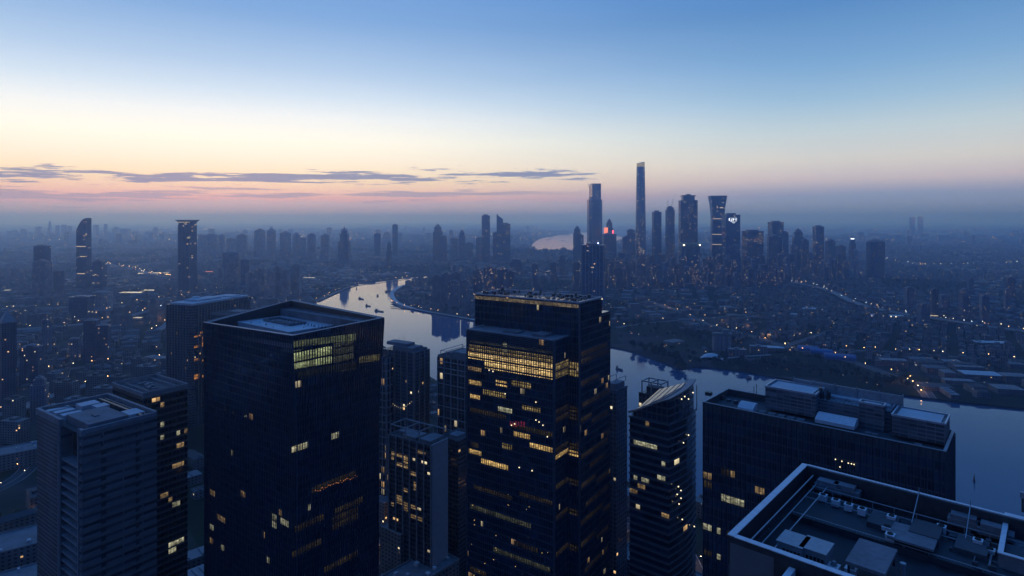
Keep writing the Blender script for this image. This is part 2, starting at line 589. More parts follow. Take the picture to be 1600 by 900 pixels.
def road(px, width, z=.12, elevated=None, name='road'):
    """a road along pixel points of the ground; elevated = height of the deck on piers"""
    h = elevated or 0.0
    P = catmull([at(x, y, h) for x, y in px])
    mb = MB()
    for i in range(len(P) - 1):
        a, b2 = P[i], P[i + 1]
        na, nb = side(P, i), side(P, i + 1)
        for s0, s1, dz, mt in ((-width / 2, width / 2, 0, 0), (-.25, .25, .02, 2)):
            q = [a + na * s0, a + na * s1, b2 + nb * s1, b2 + nb * s0]
            mb.face([(p.x, p.y, h + z + dz) for p in reversed(q)], None, mt)
        for sg in (-1, 1):
            e0, e1 = a + na * sg * width / 2, b2 + nb * sg * width / 2
            mb.bar((e0.x, e0.y, h + z + .1), (e1.x, e1.y, h + z + .1), .8, 1.1 if elevated else .3, 1)
        if elevated:
            q = [a + na * width / 2, a - na * width / 2, b2 - nb * width / 2, b2 + nb * width / 2]
            for sg in (-1, 1):
                e0, e1 = a + na * sg * width / 2, b2 + nb * sg * width / 2
                mb.face([(e0.x, e0.y, h - 1.6), (e1.x, e1.y, h - 1.6), (e1.x, e1.y, h + z), (e0.x, e0.y, h + z)], None, 1)
            if i % 3 == 0:
                mb.cyl(a.x, a.y, 0, h - 1.5, 1.4, 1, 6)
    mb.build(name, [road_m if not elevated else deck_m, M['concrete'], mark_m], kind='structure')
    return P


ROADS = [
    ([(1010, 470), (1060, 486), (1110, 508), (1170, 524), (1240, 545), (1330, 565), (1400, 590), (1436, 604), (1452, 622)], 20, 0),
    ([(1180, 552), (1210, 545), (1260, 530), (1300, 516)], 14, 0),
    ([(1240, 441), (1290, 452), (1340, 474), (1400, 488), (1480, 500), (1560, 512), (1680, 528)], 26, 12),
    ([(960, 512), (1020, 504), (1080, 499), (1140, 494), (1200, 488)], 14, 0),
    ([(1320, 547), (1400, 551), (1500, 558), (1640, 566)], 14, 0),
    ([(496, 470), (520, 459), (556, 445), (600, 439.5), (640, 434)], 14, 0),
    ([(240, 520), (262, 506), (272, 492), (262, 482), (230, 486), (190, 497), (140, 505), (60, 512), (-40, 520)], 20, 10),
    ([(0, 484), (60, 481), (120, 478), (190, 470), (300, 462)], 18, 0),
    ([(164, 411.5), (205, 420), (240, 428.5), (262, 432.5)], 30, 9),
    ([(120, 500), (150, 491), (175, 482), (230, 470), (330, 455)], 18, 8),
    ([(300, 560), (200, 565), (120, 575), (0, 590)], 16, 0),
    ([(-30, 655), (30, 640), (62, 625), (140, 600), (190, 590)], 18, 12),
    ([(-40, 780), (30, 745), (70, 700), (120, 665), (180, 640)], 18, 0),
    ([(560, 760), (600, 800), (650, 850), (700, 905), (760, 960)], 16, 0),
    ([(930, 870), (965, 830), (1000, 815), (1060, 850), (1090, 905), (1110, 960)], 16, 0),
    ([(560, 950), (600, 868), (640, 830), (690, 790)], 14, 0),
    ([(612, 472), (632, 480), (665, 485), (735, 498)], 12, 0),
    ([(940, 452), (1040, 447), (1150, 446), (1260, 442)], 16, 0),
    ([(1360, 398), (1420, 412), (1480, 414), (1600, 410)], 30, 0),
    ([(1430, 384), (1500, 378), (1600, 385)], 30, 0),
]
ROADPTS = []
for px, wd, hgt in ROADS:
    P = road(px, wd, elevated=hgt or None)
    for i, p in enumerate(P):
        ROADPTS.append((p.x, p.y, wd, hgt, side(P, i)))

# embankment wall and paved quay round the point of the peninsula
emb = MB()
E_ = catmull([at(x, y) for x, y in [(640, 443.5), (622, 448.5), (611.5, 456), (611, 464), (620, 473.5), (640, 481), (662, 486), (700, 492.5), (738, 499.5), (800, 511.5)]])
for i in range(len(E_) - 1):
    na, nb = side(E_, i), side(E_, i + 1)
    a, b2 = E_[i], E_[i + 1]
    emb.bar((a.x, a.y, .6), (b2.x, b2.y, .6), 3.0, 1.6)
    q = [a + na * 1, a + na * 14, b2 + nb * 14, b2 + nb * 1]
    emb.face([(p.x, p.y, .05) for p in reversed(q)])
emb.build('promenade', M['roof_pale'], kind='structure')

# far hills of the horizon haze are too faint to read; the sky closes the view

# ---------------------------------------------------------------- facade materials for the city
FM = {}
FM['resi'] = facade('resi_wall', (.15, .165, .20), (.03, .045, .07), 3.6, 3.1, .42, .5, .022, 1.5, .7, wrough=.8)
FM['resi_dark'] = facade('resi_dark_wall', (.07, .085, .12), (.025, .04, .06), 3.4, 3.1, .45, .5, .022, 1.5, .6, wrough=.8)
FM['resi_pale'] = facade('resi_pale_wall', (.30, .29, .29), (.02, .025, .03), 4.2, 3.1, .38, .5, .02, 1.4, .7, wrough=.8)
FM['office'] = facade('office_wall', (.05, .07, .11), (.03, .05, .08), 3.0, 4.0, .8, .62, .016, 1.0, .5, run=3.0)
FM['office_blue'] = facade('office_blue_wall', (.04, .09, .16), (.03, .07, .12), 2.0, 4.0, .85, .75, .014, 1.0, .4, run=3.0)
FM['office_band'] = facade('office_band_wall', (.20, .20, .21), (.015, .02, .03), 6.0, 4.0, 1.0, .5, .03, 1.3, .5)
FM['tower_far'] = facade('far_tower_wall', (.07, .09, .13), (.04, .05, .07), 5.0, 5.0, .6, .5, .02, 3.0, .6, wrough=.5)
FM['busy'] = facade('busy_tower_wall', (.085, .10, .13), (.03, .045, .065), 4.0, 3.6, .5, .45, .045, 1.5, .6, wrough=.8)
FM['low'] = facade('low_wall', (.16, .155, .15), (.02, .02, .025), 4.0, 3.3, .45, .45, .014, 1.8, .6, wrough=.85)
FM['low_far'] = facade('low_far_wall', (.15, .15, .15), (.04, .04, .045), 14.0, 8.0, .5, .5, .012, 9.0, .55, wrough=.85)
RM = {}
RM['a'] = plain('roof_slab', (.13, .135, .14), .85, var=.45, scale=.03)
RM['b'] = plain('roof_tiles', (.10, .07, .065), .85, var=.35, scale=.04)
RM['c'] = plain('roof_sheet', (.17, .18, .20), .6, var=.25, scale=.03)
RM['d'] = plain('roof_felt', (.06, .065, .07), .85, var=.3, scale=.03)
ROOFS = [RM['a'], RM['b'], RM['c'], RM['d']]

HEROZONE = []          # (x, y, radius): ground taken by buildings placed by hand


def taken(x, y, r):
    for a, b2, q in HEROZONE:
        if (x - a) ** 2 + (y - b2) ** 2 < (q + r) ** 2:
            return True
    return False


# ---------------------------------------------------------------- towers of the skyline
def poly_rect(sx, sy):
    return [(-sx / 2, -sy / 2), (sx / 2, -sy / 2), (sx / 2, sy / 2), (-sx / 2, sy / 2)]


def ngon(n, r, sx=1.0, ph=0.0):
    return [(r * sx * math.cos(2 * math.pi * i / n + ph), r * math.sin(2 * math.pi * i / n + ph)) for i in range(n)]


def scalep(P, k):
    return [(x * k, y * k) for x, y in P]


def tower(px, top, wpx, base, style, mat, label, cat='tower', group=None, rot=None, deep=.8, name=None, d=None):
    """one tower of the middle distance, standing where the photograph shows its foot, with a crown of its own style"""
    d = d or 285000.0 / (base - HY)
    h = H - (top - HY) / F * d
    W = wpx / F * d
    rz = math.radians(R.uniform(-12, 12)) if rot is None else math.radians(rot)
    # a turned box looks wider: fit it back to the width in the photograph
    look = math.atan2((px - 800), F) * -1
    eff = abs(math.cos(rz - look)) + deep * abs(math.sin(rz - look))
    W = W / eff * math.cos(look)
    D = W * deep
    loc = atd(px, d)
    HEROZONE.append((loc.x, loc.y, W * .6))
    root = empty(name or 'tower', loc, rz, label, cat, group)
    b_ = MB(); c_ = MB(); extra = []
    o = (R.randrange(50) * 36.0, 0.0)
    m = FM[mat]
    if style == 'slab':
        b_.prism(poly_rect(W, D), 0, h * .965, off=o)
        c_.box(-W / 2 - .6, -D / 2 - .6, h * .965, W / 2 + .6, D / 2 + .6, h * .975)
        c_.box(-W * .3, -D * .3, h * .975, W * .25, D * .3, h)
    elif style == 'resi':           # four stepped wings with vertical recesses between them
        for i, (x0, x1, hh, dd) in enumerate(((-.5, -.2, .93, .9), (-.2, .02, .97, .7), (.02, .24, .97, .75), (.24, .5, .93, .9))):
            b_.prism([(W * x0, -D * dd / 2), (W * x1, -D * dd / 2), (W * x1, D * dd / 2), (W * x0, D * dd / 2)], 0, h * hh, off=(o[0] + i * 30, 0))
        c_.box(-W * .18, -D * .25, h * .97, W * .2, D * .25, h * .985)
        c_.box(-W * .44, -D * .3, h * .93, -W * .28, D * .2, h * .955)
        c_.box(W * .28, -D * .3, h * .93, W * .44, D * .2, h * .955)
        c_.box(-W * .08, -D * .12, h * .985, W * .1, D * .12, h)
    elif style == 'chamfer':
        P = [(-W / 2, -D * .3), (-W * .32, -D / 2), (W * .32, -D / 2), (W / 2, -D * .3), (W / 2, D * .3), (W * .32, D / 2), (-W * .32, D / 2), (-W / 2, D * .3)]
        b_.prism(P, 0, h * .94, off=o)
        c_.prism(scalep(P, .8), h * .94, h * .98)
        c_.prism(scalep(P, .4), h * .98, h)
    elif style == 'step':
        b_.prism(poly_rect(W, D), 0, h * .8, off=o)
        b_.prism(poly_rect(W * .75, D * .75), h * .8, h * .92, off=(o[0] + 9, 0))
        c_.prism(poly_rect(W * .5, D * .5), h * .92, h * .97)
        c_.prism(poly_rect(W * .2, D * .2), h * .97, h)
    elif style == 'flare':          # shaft opening out to a wide flat crown
        b_.prism(poly_rect(W * .76, D * .76), 0, h * .935, off=o)
        b_.prism(poly_rect(W * .72, D * .72), h * .935, h * .955, off=o)
        n_ = 5
        for i in range(n_):
            k0 = .76 + .24 * (i / n_) ** 2.0
            k1 = .76 + .24 * ((i + 1) / n_) ** 2.0
            z0, z1 = h * .955 + h * .04 * i / n_, h * .955 + h * .04 * (i + 1) / n_
            c_.prism(poly_rect(W * k0, D * k0), z0, z1, poly1=poly_rect(W * k1, D * k1), mt=0)
        c_.box(-W / 2, -D / 2, h * .995, W / 2, D / 2, h)
        for i in (-1, 1):           # the paler pilasters up the front
            c_.box(i * W * .11 - .8, -D * .38 - 1.2, 2, i * W * .11 + .8, -D * .38, h * .93)
            c_.box(i * W * .37 - .8, -D * .38 - 1.0, 2, i * W * .37 + .8, -D * .38, h * .93)
    elif style == 'slant':          # curved top rising to one side
        n_ = 8
        for i in range(n_):
            x0, x1 = -W / 2 + W * i / n_, -W / 2 + W * (i + 1) / n_
            f0, f1 = (i / n_), ((i + 1) / n_)
            g = lambda t: h * (.83 + .17 * math.sin(min(1, t * 1.02) * math.pi / 2) ** .85)
            b_.prism([(x0, -D / 2), (x1, -D / 2), (x1, D / 2), (x0, D / 2)], 0, h, off=(o[0] + x0, 0), zt=[g(f0), g(f1), g(f1), g(f0)])
        c_.box(W * .42, -D * .3, h * .97, W * .5, D * .3, h * 1.004)
    elif style == 'cut':            # straight slanting cut across the top
        b_.prism(poly_rect(W, D), 0, h, off=o, zt=[h, h * .9, h * .9, h])
        c_.box(-W * .5, -D * .2, h * .985, -W * .3, D * .2, h * 1.003)
    elif style == 'spire':
        b_.prism(poly_rect(W, D), 0, h * .62, off=o)
        b_.prism(poly_rect(W * .72, D * .72), h * .62, h * .80, off=o)
        b_.prism(poly_rect(W * .5, D * .5), h * .80, h * .88, off=o)
        for sx, sy in ((-1, -1), (1, -1), (1, 1), (-1, 1)):
            c_.cyl(sx * W * .22, sy * D * .22, h * .88, h * .95, W * .05, r1=.2, n=5)
            c_.cyl(sx * W * .33, sy * D * .33, h * .80, h * .85, W * .05, r1=.2, n=5)
        c_.cyl(0, 0, h * .88, h * .93, W * .2, n=8, r1=W * .14)
        c_.cyl(0, 0, h * .93, h, W * .08, n=6, r1=.4)
    elif style == 'neck':           # flared head above a waist
        n_ = 14
        kk = lambda t: .70 + .12 * (1 - t) + .30 * max(0, (t - .70) / .30) ** 1.7
        for i in range(n_):
            t0, t1 = i / n_, (i + 1) / n_
            b_.prism(poly_rect(W * kk(t0), D * kk(t0)), h * .99 * t0, h * .99 * t1, poly1=poly_rect(W * kk(t1), D * kk(t1)), off=o, mt=0)
        c_.box(-W / 2, -D / 2, h * .99, W / 2, D / 2, h)
    elif style == 'taper':
        P = ngon(10, W / 2, 1.0, .3)
        n_ = 9
        kk = lambda t: 1.0 - .26 * t ** 1.4
        for i in range(n_):
            t0, t1 = i / n_ * .95, (i + 1) / n_ * .95
            b_.prism(scalep(P, kk(t0)), h * t0, h * t1, poly1=scalep(P, kk(t1)), off=o)
        c_.prism(scalep(P, kk(.95) * .97), h * .95, h, zt=[h * (.985 + .015 * (x / W + .5)) for x, y in P], poly1=scalep(P, kk(1) * .97))
    elif style == 'point':
        b_.prism(poly_rect(W, D), 0, h * .9, off=o)
        c_.prism(poly_rect(W * 1.06, D * 1.06), h * .9, h * .91)
        c_.prism(poly_rect(W, D), h * .91, h, poly1=poly_rect(W * .1, D * .1))
    b_.build('wall', [m, M['roof_dark']] if False else [m], root)
    if c_.f:
        c_.build('crown', [M['concrete'] if mat.startswith('resi') else M['fin']], root)
    return root, W, D, h


T = tower
g_left = 'apartment towers in haze along the left skyline'
r, W, D, h = T(131, 341, 24, 452, 'slant', 'office', 'tall dark tower with a curved top rising to a point, left of the flat-headed tower', 'skyscraper', rot=0, name='skyscraper')
for z, x0, x1 in ((.60, -.5, .5), (.46, -.1, .4), (.22, -.4, .4)):
    mb = MB(); mb.box(W * x0, -D / 2 - .5, h * z, W * x1, -D / 2 - .02, h * z + 3)
    mb.build('lit_floor', M['glow_line'], r)
T(154, 405, 26, 452.5, 'step', 'office', 'stepped dark block with small domed top standing against the foot of the curved tower', 'office block', rot=5, name='office_block')
r, W, D, h = T(293, 343.5, 39, 459, 'flare', 'office', 'tall tower with a wide flared flat crown, dark shaft with pale pilasters', 'skyscraper', rot=-8, deep=.9, name='skyscraper')
for i in range(9):
    mb = MB(); x = -W * .36 + i * W * .09
    mb.box(x, -D * .40 - 1.2, h * .962, x + R.uniform(1.5, 4), -D * .40 - .5, h * .972)
    mb.build('lit_window', M['glow_line'] if i % 2 else M['glow_line'], r)
T(66, 382, 27, 455, 'slab', 'office', 'pale office tower with two bright floors near its top, behind the twin-bodied block', 'office tower', rot=4, name='office_tower')
T(66, 405, 32, 461, 'resi', 'resi', 'broad ribbed apartment block in front of the tower with bright floors', 'apartment block', rot=3, name='apartment_block')
T(92, 421, 20, 458, 'chamfer', 'resi_dark', 'slim dark apartment tower just right of the broad ribbed block', 'apartment tower', name='apartment_tower')
T(11, 487, 30, 652, 'point', 'resi_dark', 'apartment tower with a pale pointed roof cut by the left edge of the view', 'apartment tower', rot=-38, name='apartment_tower')
T(73, 497, 17, 549, 'resi', 'resi', 'slim grey apartment tower rising behind the low dark block on the left', 'apartment tower', name='apartment_tower')
T(50, 537, 40, 600, 'resi', 'resi_dark', 'dark broad apartment block behind the pointed tower at the left edge', 'apartment block', name='apartment_block')
T(143, 498, 27, 564, 'slab', 'resi_dark', 'dark slab tower, taller of the joined pair above the grey banded tower', 'apartment tower', rot=12, name='apartment_tower')
T(162, 506, 24, 566, 'slab', 'resi_dark', 'dark slab tower, lower of the joined pair, with scattered warm windows', 'apartment tower', rot=12, name='apartment_tower')
T(117, 527, 22, 563, 'chamfer', 'resi', 'short pale-ribbed apartment block left of the dark joined pair', 'apartment block', name='apartment_block')
T(128, 462, 40, 500, 'slab', 'office', 'wide low block with a row of amber windows under its roof', 'office block', rot=8, name='office_block')
T(160, 455, 34, 486, 'slab', 'resi_pale', 'pale wide block behind the one with the amber top row', 'office block', rot=8, name='office_block')
T(62, 587, 30, 652, 'step', 'resi', 'mid-rise block with two yellow-green lit rooms, beside the left tower', 'office block', rot=20, name='office_block')
T(363, 393, 30, 449, 'slab', 'resi_pale', 'wide pale slab tower right of the flared tower', 'apartment tower', rot=10, name='apartment_tower')
T(384, 404, 16, 449, 'slab', 'resi', 'lower slab joined to the right of the wide pale slab tower', 'apartment tower', rot=10, name='apartment_tower')
T(345, 418, 9, 452, 'slab', 'resi_pale', 'narrow pale slab standing between the flared tower and the wide pale slab', 'apartment tower', rot=6, name='apartment_tower')
for i, (px, top, wd, base, st) in enumerate([(330, 365, 26, 402, 'resi'), (347, 366, 12, 400, 'chamfer'), (361, 371, 16, 402, 'resi'), (378, 365, 18, 404, 'resi'),
                                            (406, 357, 18, 404, 'resi'), (424, 356, 14, 405, 'point'), (446, 361, 18, 406, 'resi'), (463, 363, 12, 402, 'point'), (473, 371, 12, 402, 'slab'),
                                            (487, 364, 14, 408, 'resi'), (508, 365, 14, 408, 'resi'), (314, 366, 10, 400, 'slab')]):
    T(px, top, wd, base, st, 'resi', 'hazy apartment tower in the long far row right of the flared tower', 'apartment tower', 'far row of apartment towers', name='apartment_tower')
T(538, 353, 20, 416, 'spire', 'resi_dark', 'stepped tower with pinnacles and a short spire above the bend of the river', 'office tower', rot=3, deep=1, name='office_tower')
T(590, 364, 11, 401, 'slab', 'office', 'small flat-topped tower right of the pinnacled tower', 'office tower', name='office_tower')
T(608, 374, 9, 420, 'spire', 'office', 'thin tower with a needle spire beyond the river bend', 'office tower', deep=1, name='office_tower')
T(617.5, 350, 9, 401, 'slab', 'office', 'slender plain tower, tallest beyond the river bend', 'office tower', name='office_tower')
T(684, 350, 15, 409, 'step', 'resi_dark', 'tower with a stepped top and a lower wing above the peninsula', 'office tower', name='office_tower')
T(693, 367, 11, 410, 'slab', 'resi_dark', 'lower wing tower at the right of the stepped one above the peninsula', 'office tower', name='office_tower')
T(710, 371, 12, 406, 'slab', 'resi', 'squat tower of the pair right of the stepped tower', 'apartment tower', name='apartment_tower')
T(722, 359, 11, 407, 'step', 'resi', 'taller tower of the pair right of the stepped tower', 'apartment tower', name='apartment_tower')
T(733, 378, 14, 408, 'resi', 'resi', 'low apartment block right of the pair of hazy towers', 'apartment block', name='apartment_block')
T(759, 335, 13, 409, 'slab', 'office', 'tall plain dark tower with a flat top, left of the sloping-topped one', 'skyscraper', rot=6, name='skyscraper')
T(750, 370, 12, 409, 'slab', 'resi', 'low block at the left foot of the tall plain dark tower', 'office block', name='office_block')
T(781, 335, 10, 410, 'cut', 'office_blue', 'thin tower whose top slopes down to the right, joined to a lower one', 'skyscraper', rot=0, name='skyscraper')
T(790, 348, 15, 411, 'slab', 'office', 'dark tower with flat top joined right of the sloping-topped one', 'office tower', rot=0, name='office_tower')
T(775, 362, 10, 409, 'slab', 'resi_dark', 'small block left of the sloping-topped tower', 'office block', name='office_block')
for i, (px, top, wd, base) in enumerate([(392, 424, 18, 466), (405, 417, 18, 466), (421, 421, 18, 467), (434, 414, 16, 464), (448, 420, 14, 466), (463, 412, 17, 463)]):
    T(px, top, wd, base, 'resi', 'resi_pale', 'ribbed apartment tower in the cluster by the left river bank', 'apartment tower', 'apartment cluster by the left bank', name='apartment_tower')
for i, (px, top, wd, base) in enumerate([(683, 428, 17, 476), (697, 424, 15, 478), (712, 423, 14, 474), (709, 437, 18, 482), (727, 436, 14, 480)]):
    T(px, top, wd, base, 'resi', 'resi', 'tall ribbed apartment tower in the group on the peninsula', 'apartment tower', 'apartment towers on the peninsula', name='apartment_tower')
for i, (px, top, wd, base) in enumerate([(747, 419, 16, 468), (765, 415, 19, 470), (784, 417, 20, 470), (797, 421, 12, 466)]):
    T(px, top, wd, base, 'resi', 'busy', 'dark apartment tower with warm windows behind the glass tower in the centre', 'apartment tower', 'apartment towers behind the central glass tower', name='apartment_tower')
T(807, 403, 20, 433, 'step', 'resi_dark', 'stepped dark block near the far bank left of the river reach', 'office block', name='office_block')
# the cluster of high towers on the right bank
r, W, D, h = T(929, 306, 26, 410, 'chamfer', 'office_blue', 'tall blue glass tower with notched shoulders and a raised centre, left of the tallest tower', 'skyscraper', rot=8, deep=.95, name='skyscraper', d=4300)
h2 = H - (287 - HY) / F * 4300
mb = MB(); mb.prism([(-W * .26, -D * .33), (W * .40, -D * .33), (W * .46, D * .2), (W * .3, D * .42), (-W * .26, D * .42)], h * .93, h2); mb.build('raised_core', FM['office_blue'], r)
mb = MB()
mb.bar((-W * .38, 0, h * .94), (-W * .38, 0, h2 - 12), 3); mb.bar((-W * .38, 0, h2 - 30), (-W * .5, 0, h2 + 2), 2); mb.bar((-W * .38, 0, h2 - 30), (-W * .28, 0, h2 - 24), 3)
mb.build('tower_crane', M['dark_metal'], r)
r, W, D, h = T(1001, 253, 20, 415, 'taper', 'office_blue', 'tallest tower of all, tapering, with a faint gold glow at its cut top', 'skyscraper', rot=0, deep=.9, name='skyscraper', d=4150)
gold = lamp('gold_crown', lin(210, 190, 110), .4)
mb = MB(); mb.prism(scalep(ngon(10, W / 2, 1.0, .3), .755), h * .945, h * .985); mb.build('lit_crown', gold, r)
P10 = ngon(10, W / 2, 1.0, .3)
for i in range(26):
    z = h * (.1 + .33 * R.random() ** 1.3) if i > 5 else h * R.uniform(.6, .65)
    k = 1.0 - .26 * (z / h) ** 1.4
    j = R.choice((6, 7, 5))
    a, b2 = Vector(P10[j]), Vector(P10[(j + 1) % 10])
    f_ = R.random() * .8
    p0 = a.lerp(b2, f_) * k * 1.012; p1 = a.lerp(b2, f_ + .22) * k * 1.012
    mb = MB(); mb.face([(p0.x, p0.y, z), (p1.x, p1.y, z), (p1.x * .999, p1.y * .999, z + 5), (p0.x * .999, p0.y * .999, z + 5)])
    mb.build('lit_window', M['glow_line'], r)
T(902, 353, 13, 411, 'step', 'office', 'small dark tower with a rounded shoulder left of the notched glass tower', 'office tower', name='office_tower')
T(907, 366, 10, 411, 'slab', 'office', 'lower wing beside the small dark tower left of the notched glass tower', 'office block', name='office_block')
r, W, D, h = T(952, 342, 12, 415, 'step', 'office', 'tower with an orange lit screen on its flank, between the two tallest', 'office tower', rot=0, name='office_tower', d=4200)
mb = MB(); mb.box(-W * .5 - 16, -D / 2 - 4, 185, -W * .5 + 10, -D / 2 - 1, 245); mb.build('screen', M['screen_orange'], r)
mb = MB(); mb.box(W * .4, -D / 2 - 2, 185, W * .5, -D / 2 - .5, 225); mb.build('neon_strip', M['lamp_red'], r)
T(952, 364, 22, 417, 'slab', 'resi_dark', 'wide dark block carrying the tower with the orange screen', 'office block', rot=0, name='office_block')
T(986, 358, 13, 412, 'slab', 'office', 'grey slab tower close against the left of the tallest tower', 'office tower', name='office_tower')
T(978, 368, 12, 412, 'resi', 'resi_dark', 'low dark tower left of the slab beside the tallest tower', 'apartment tower', name='apartment_tower')
T(1026, 329, 15, 416, 'slab', 'office', 'plain grey slab tower first to the right of the tallest tower', 'office tower', rot=4, name='office_tower')
r, W, D, h = T(1047, 322, 16, 418, 'chamfer', 'busy', 'apartment tower with a round cap and two thin cranes on its roof', 'apartment tower', rot=4, name='apartment_tower')
mb = MB(); mb.bar((-W * .25, 0, h * .94), (-W * .3, 0, h * 1.10), 1.6); mb.bar((W * .1, 0, h * .95), (W * .4, 0, h * 1.12), 1.6); mb.build('crane_mast', M['dark_metal'], r)
r, W, D, h = T(1075, 310, 30, 425, 'slab', 'busy', 'massive broad tower with a corniced penthouse, right of the crane-topped one', 'skyscraper', rot=-4, deep=.7, name='skyscraper', d=3300)
mb = MB()
hh = H - (305 - HY) / F * 3300
mb.box(-W * .34, -D * .4, h * .965, W * .34, D * .4, hh - 6); mb.box(-W * .4, -D * .46, hh - 6, W * .4, D * .46, hh - 1); mb.box(-W * .12, -D * .2, hh - 1, W * .12, D * .2, hh + 6)
mb.build('penthouse', M['fin'], r)
r, W, D, h = T(1121, 306, 30, 425, 'neck', 'office_blue', 'blue glass tower with a waist and a flaring head, banded with light', 'skyscraper', rot=-6, name='skyscraper', d=3400)
for z, w0 in ((.70, .71), (.50, .76), (.37, .78)):
    mb = MB(); mb.box(-W * w0 / 2, -D * w0 / 2 - 1, h * z, W * w0 * .42, -D * w0 / 2 - .1, h * z + 3); mb.build('light_band', M['glow_line'], r)
for i in range(5):
    mb = MB(); x = R.uniform(-.3, .25) * W; mb.box(x, -D * .41, h * .84, x + 6, -D * .40, h * .84 + 5); mb.build('lit_window', M['glow_line'], r)
r, W, D, h = T(1142, 333, 29, 428, 'slab', 'office_blue', 'blue glass slab tower with a glowing white emblem near its top', 'office tower', rot=0, name='office_tower', d=3150)
mb = MB()       # the emblem: two pairs of interlocking angular strokes over a pointed base
s_ = W / 29.0
X = lambda px: (px - 787) / 1.0
pts = [((-7.5, 10), (-7.5, 5)), ((-7.5, 10), (-2, 10)), ((-7.5, 7.5), (-2.5, 7.5)), ((-7.5, 5), (-3, 5)), ((-1, 10), (-4.5, 3)),
       ((0, 10), (7.5, 10)), ((7.5, 10), (4, 7)), ((1, 7.2), (7.5, 7.2)), ((1, 9), (0, 5)), ((7.5, 7), (5, 4.2)), ((-5, 3.6), (-1.5, 2.2)), ((-1.5, 2.2), (1.2, 0)), ((1.2, 0), (3.5, 2.6)), ((3.5, 2.6), (6, 3.6)), ((-3, 5), (2, 3))]
for a, c in pts:
    mb.bar((a[0] * s_ + 0, -D / 2 - .8, h * .965 - 16 * s_ + a[1] * s_ + 1), (c[0] * s_, -D / 2 - .8, h * .965 - 16 * s_ + c[1] * s_ + 1), 1.3 * s_, .6)
mb.build('emblem', M['neon_white'], r)
T(1176, 359, 34, 430, 'slab', 'busy', 'wide residential block with many warm windows right of the emblem tower', 'apartment block', rot=3, name='apartment_block')
r, W, D, h = T(1077, 378, 36, 440, 'chamfer', 'office_blue', 'teal-lit wide tower below the massive corniced one', 'office tower', rot=4, name='office_tower', d=2900)
teal = lamp('teal_edge', lin(60, 150, 150), .10)
mb = MB(); mb.box(-W * .42, -D * .45, h * .95, W * .42, D * .45, h * .975); mb.box(-W * .5, -D * .52, h * .90, W * .5, D * .52, h * .915); mb.build('lit_cornice', teal, r)
for x in (-.45, .44):
    mb = MB(); mb.blob((x * W, -D * .5, h * .93), 3.2); mb.build('roof_lamp', M['lamp_white'], r)
T(1212, 345, 25, 421, 'slab', 'office', 'dark flat-topped tower, highest right of the emblem tower', 'office tower', rot=5, name='office_tower')
T(1210, 366, 24, 429, 'resi', 'resi_dark', 'ribbed block standing in front of the dark flat-topped tower', 'apartment block', name='apartment_block')
T(1226, 361, 12, 423, 'slab', 'office', 'narrow dark wing right of the flat-topped tower', 'office tower', name='office_tower')
T(1247, 357, 19, 424, 'step', 'office', 'dark tower with sloping right shoulder and small roof block', 'office tower', name='office_tower')
T(1257, 372, 14, 426, 'resi', 'resi_dark', 'lower tower with a sloping side at the right of the shouldered tower', 'apartment tower', name='apartment_tower')
T(1240, 380, 12, 429, 'resi', 'resi', 'pale low tower in front of the shouldered tower', 'apartment tower', name='apartment_tower')
T(1278.5, 352, 18, 424, 'slab', 'office', 'plain dark slab tower alone between two gaps of sky', 'office tower', rot=0, name='office_tower')
T(1297, 373, 17, 421, 'resi', 'resi_dark', 'short broad tower right of the plain dark slab', 'apartment tower', name='apartment_tower')
T(1313, 382, 18, 423, 'resi', 'resi_dark', 'low wide apartment block left of the white-lit slim tower', 'apartment block', name='apartment_block')
r, W, D, h = T(1332, 370, 11, 421, 'step', 'resi_dark', 'slim tower with a white lit cap', 'office tower', name='office_tower')
mb = MB(); mb.box(-W * .26, -D * .27, h * .925, W * .26, D * .27, h * .955); mb.build('lit_cap', M['neon_white'], r)
T(1368, 374, 34, 434, 'chamfer', 'resi_dark', 'broad brownish apartment tower at the right end of the high cluster', 'apartment tower', rot=0, name='apartment_tower')
r, W, D, h = T(927, 380, 37, 480, 'slab', 'office_blue', 'blue glass office tower with a bright blue lamp on its roof, behind the central tower', 'office tower', rot=-14, deep=.7, name='office_tower')
mb = MB(); mb.blob((W * .25, -D * .4, h + 1), 2.2); mb.build('roof_lamp', M['blue_light'], r)
mb = MB()
for i in range(7):
    mb.box(-W * .48 + i * W * .16, -D / 2 - .6, 0, -W * .48 + i * W * .16 + .9, -D / 2 - .05, h * .965)
mb.build('mullion', M['grey_metal'], r)
# dense apartment towers under the high cluster
k_ = 0
for i in range(170):
    px = R.uniform(835, 1350) if i % 3 == 0 else R.uniform(940, 1240)
    base = R.uniform(422, 453)
    if px > 1230: base = R.uniform(422, 440)
    if 832 < px < 935: base = R.uniform(428, 462)
    dd = 285000 / (base - HY)
    p = atd(px, dd)
    hh = R.uniform(66, 135)
    top = HY + (H - hh) / dd * F
    if near_water(p.x, p.y, 60) or taken(p.x, p.y, 13): continue
    wd = R.uniform(24, 40) / dd * F
    T(px, top, wd, base, R.choice(('resi', 'resi', 'chamfer', 'slab')), R.choice(('busy', 'resi', 'resi_dark', 'busy', 'busy')), 'apartment tower in the dense estate below the right-bank skyscrapers', 'apartment tower', 'apartment estate below the skyscrapers', name='apartment_tower')
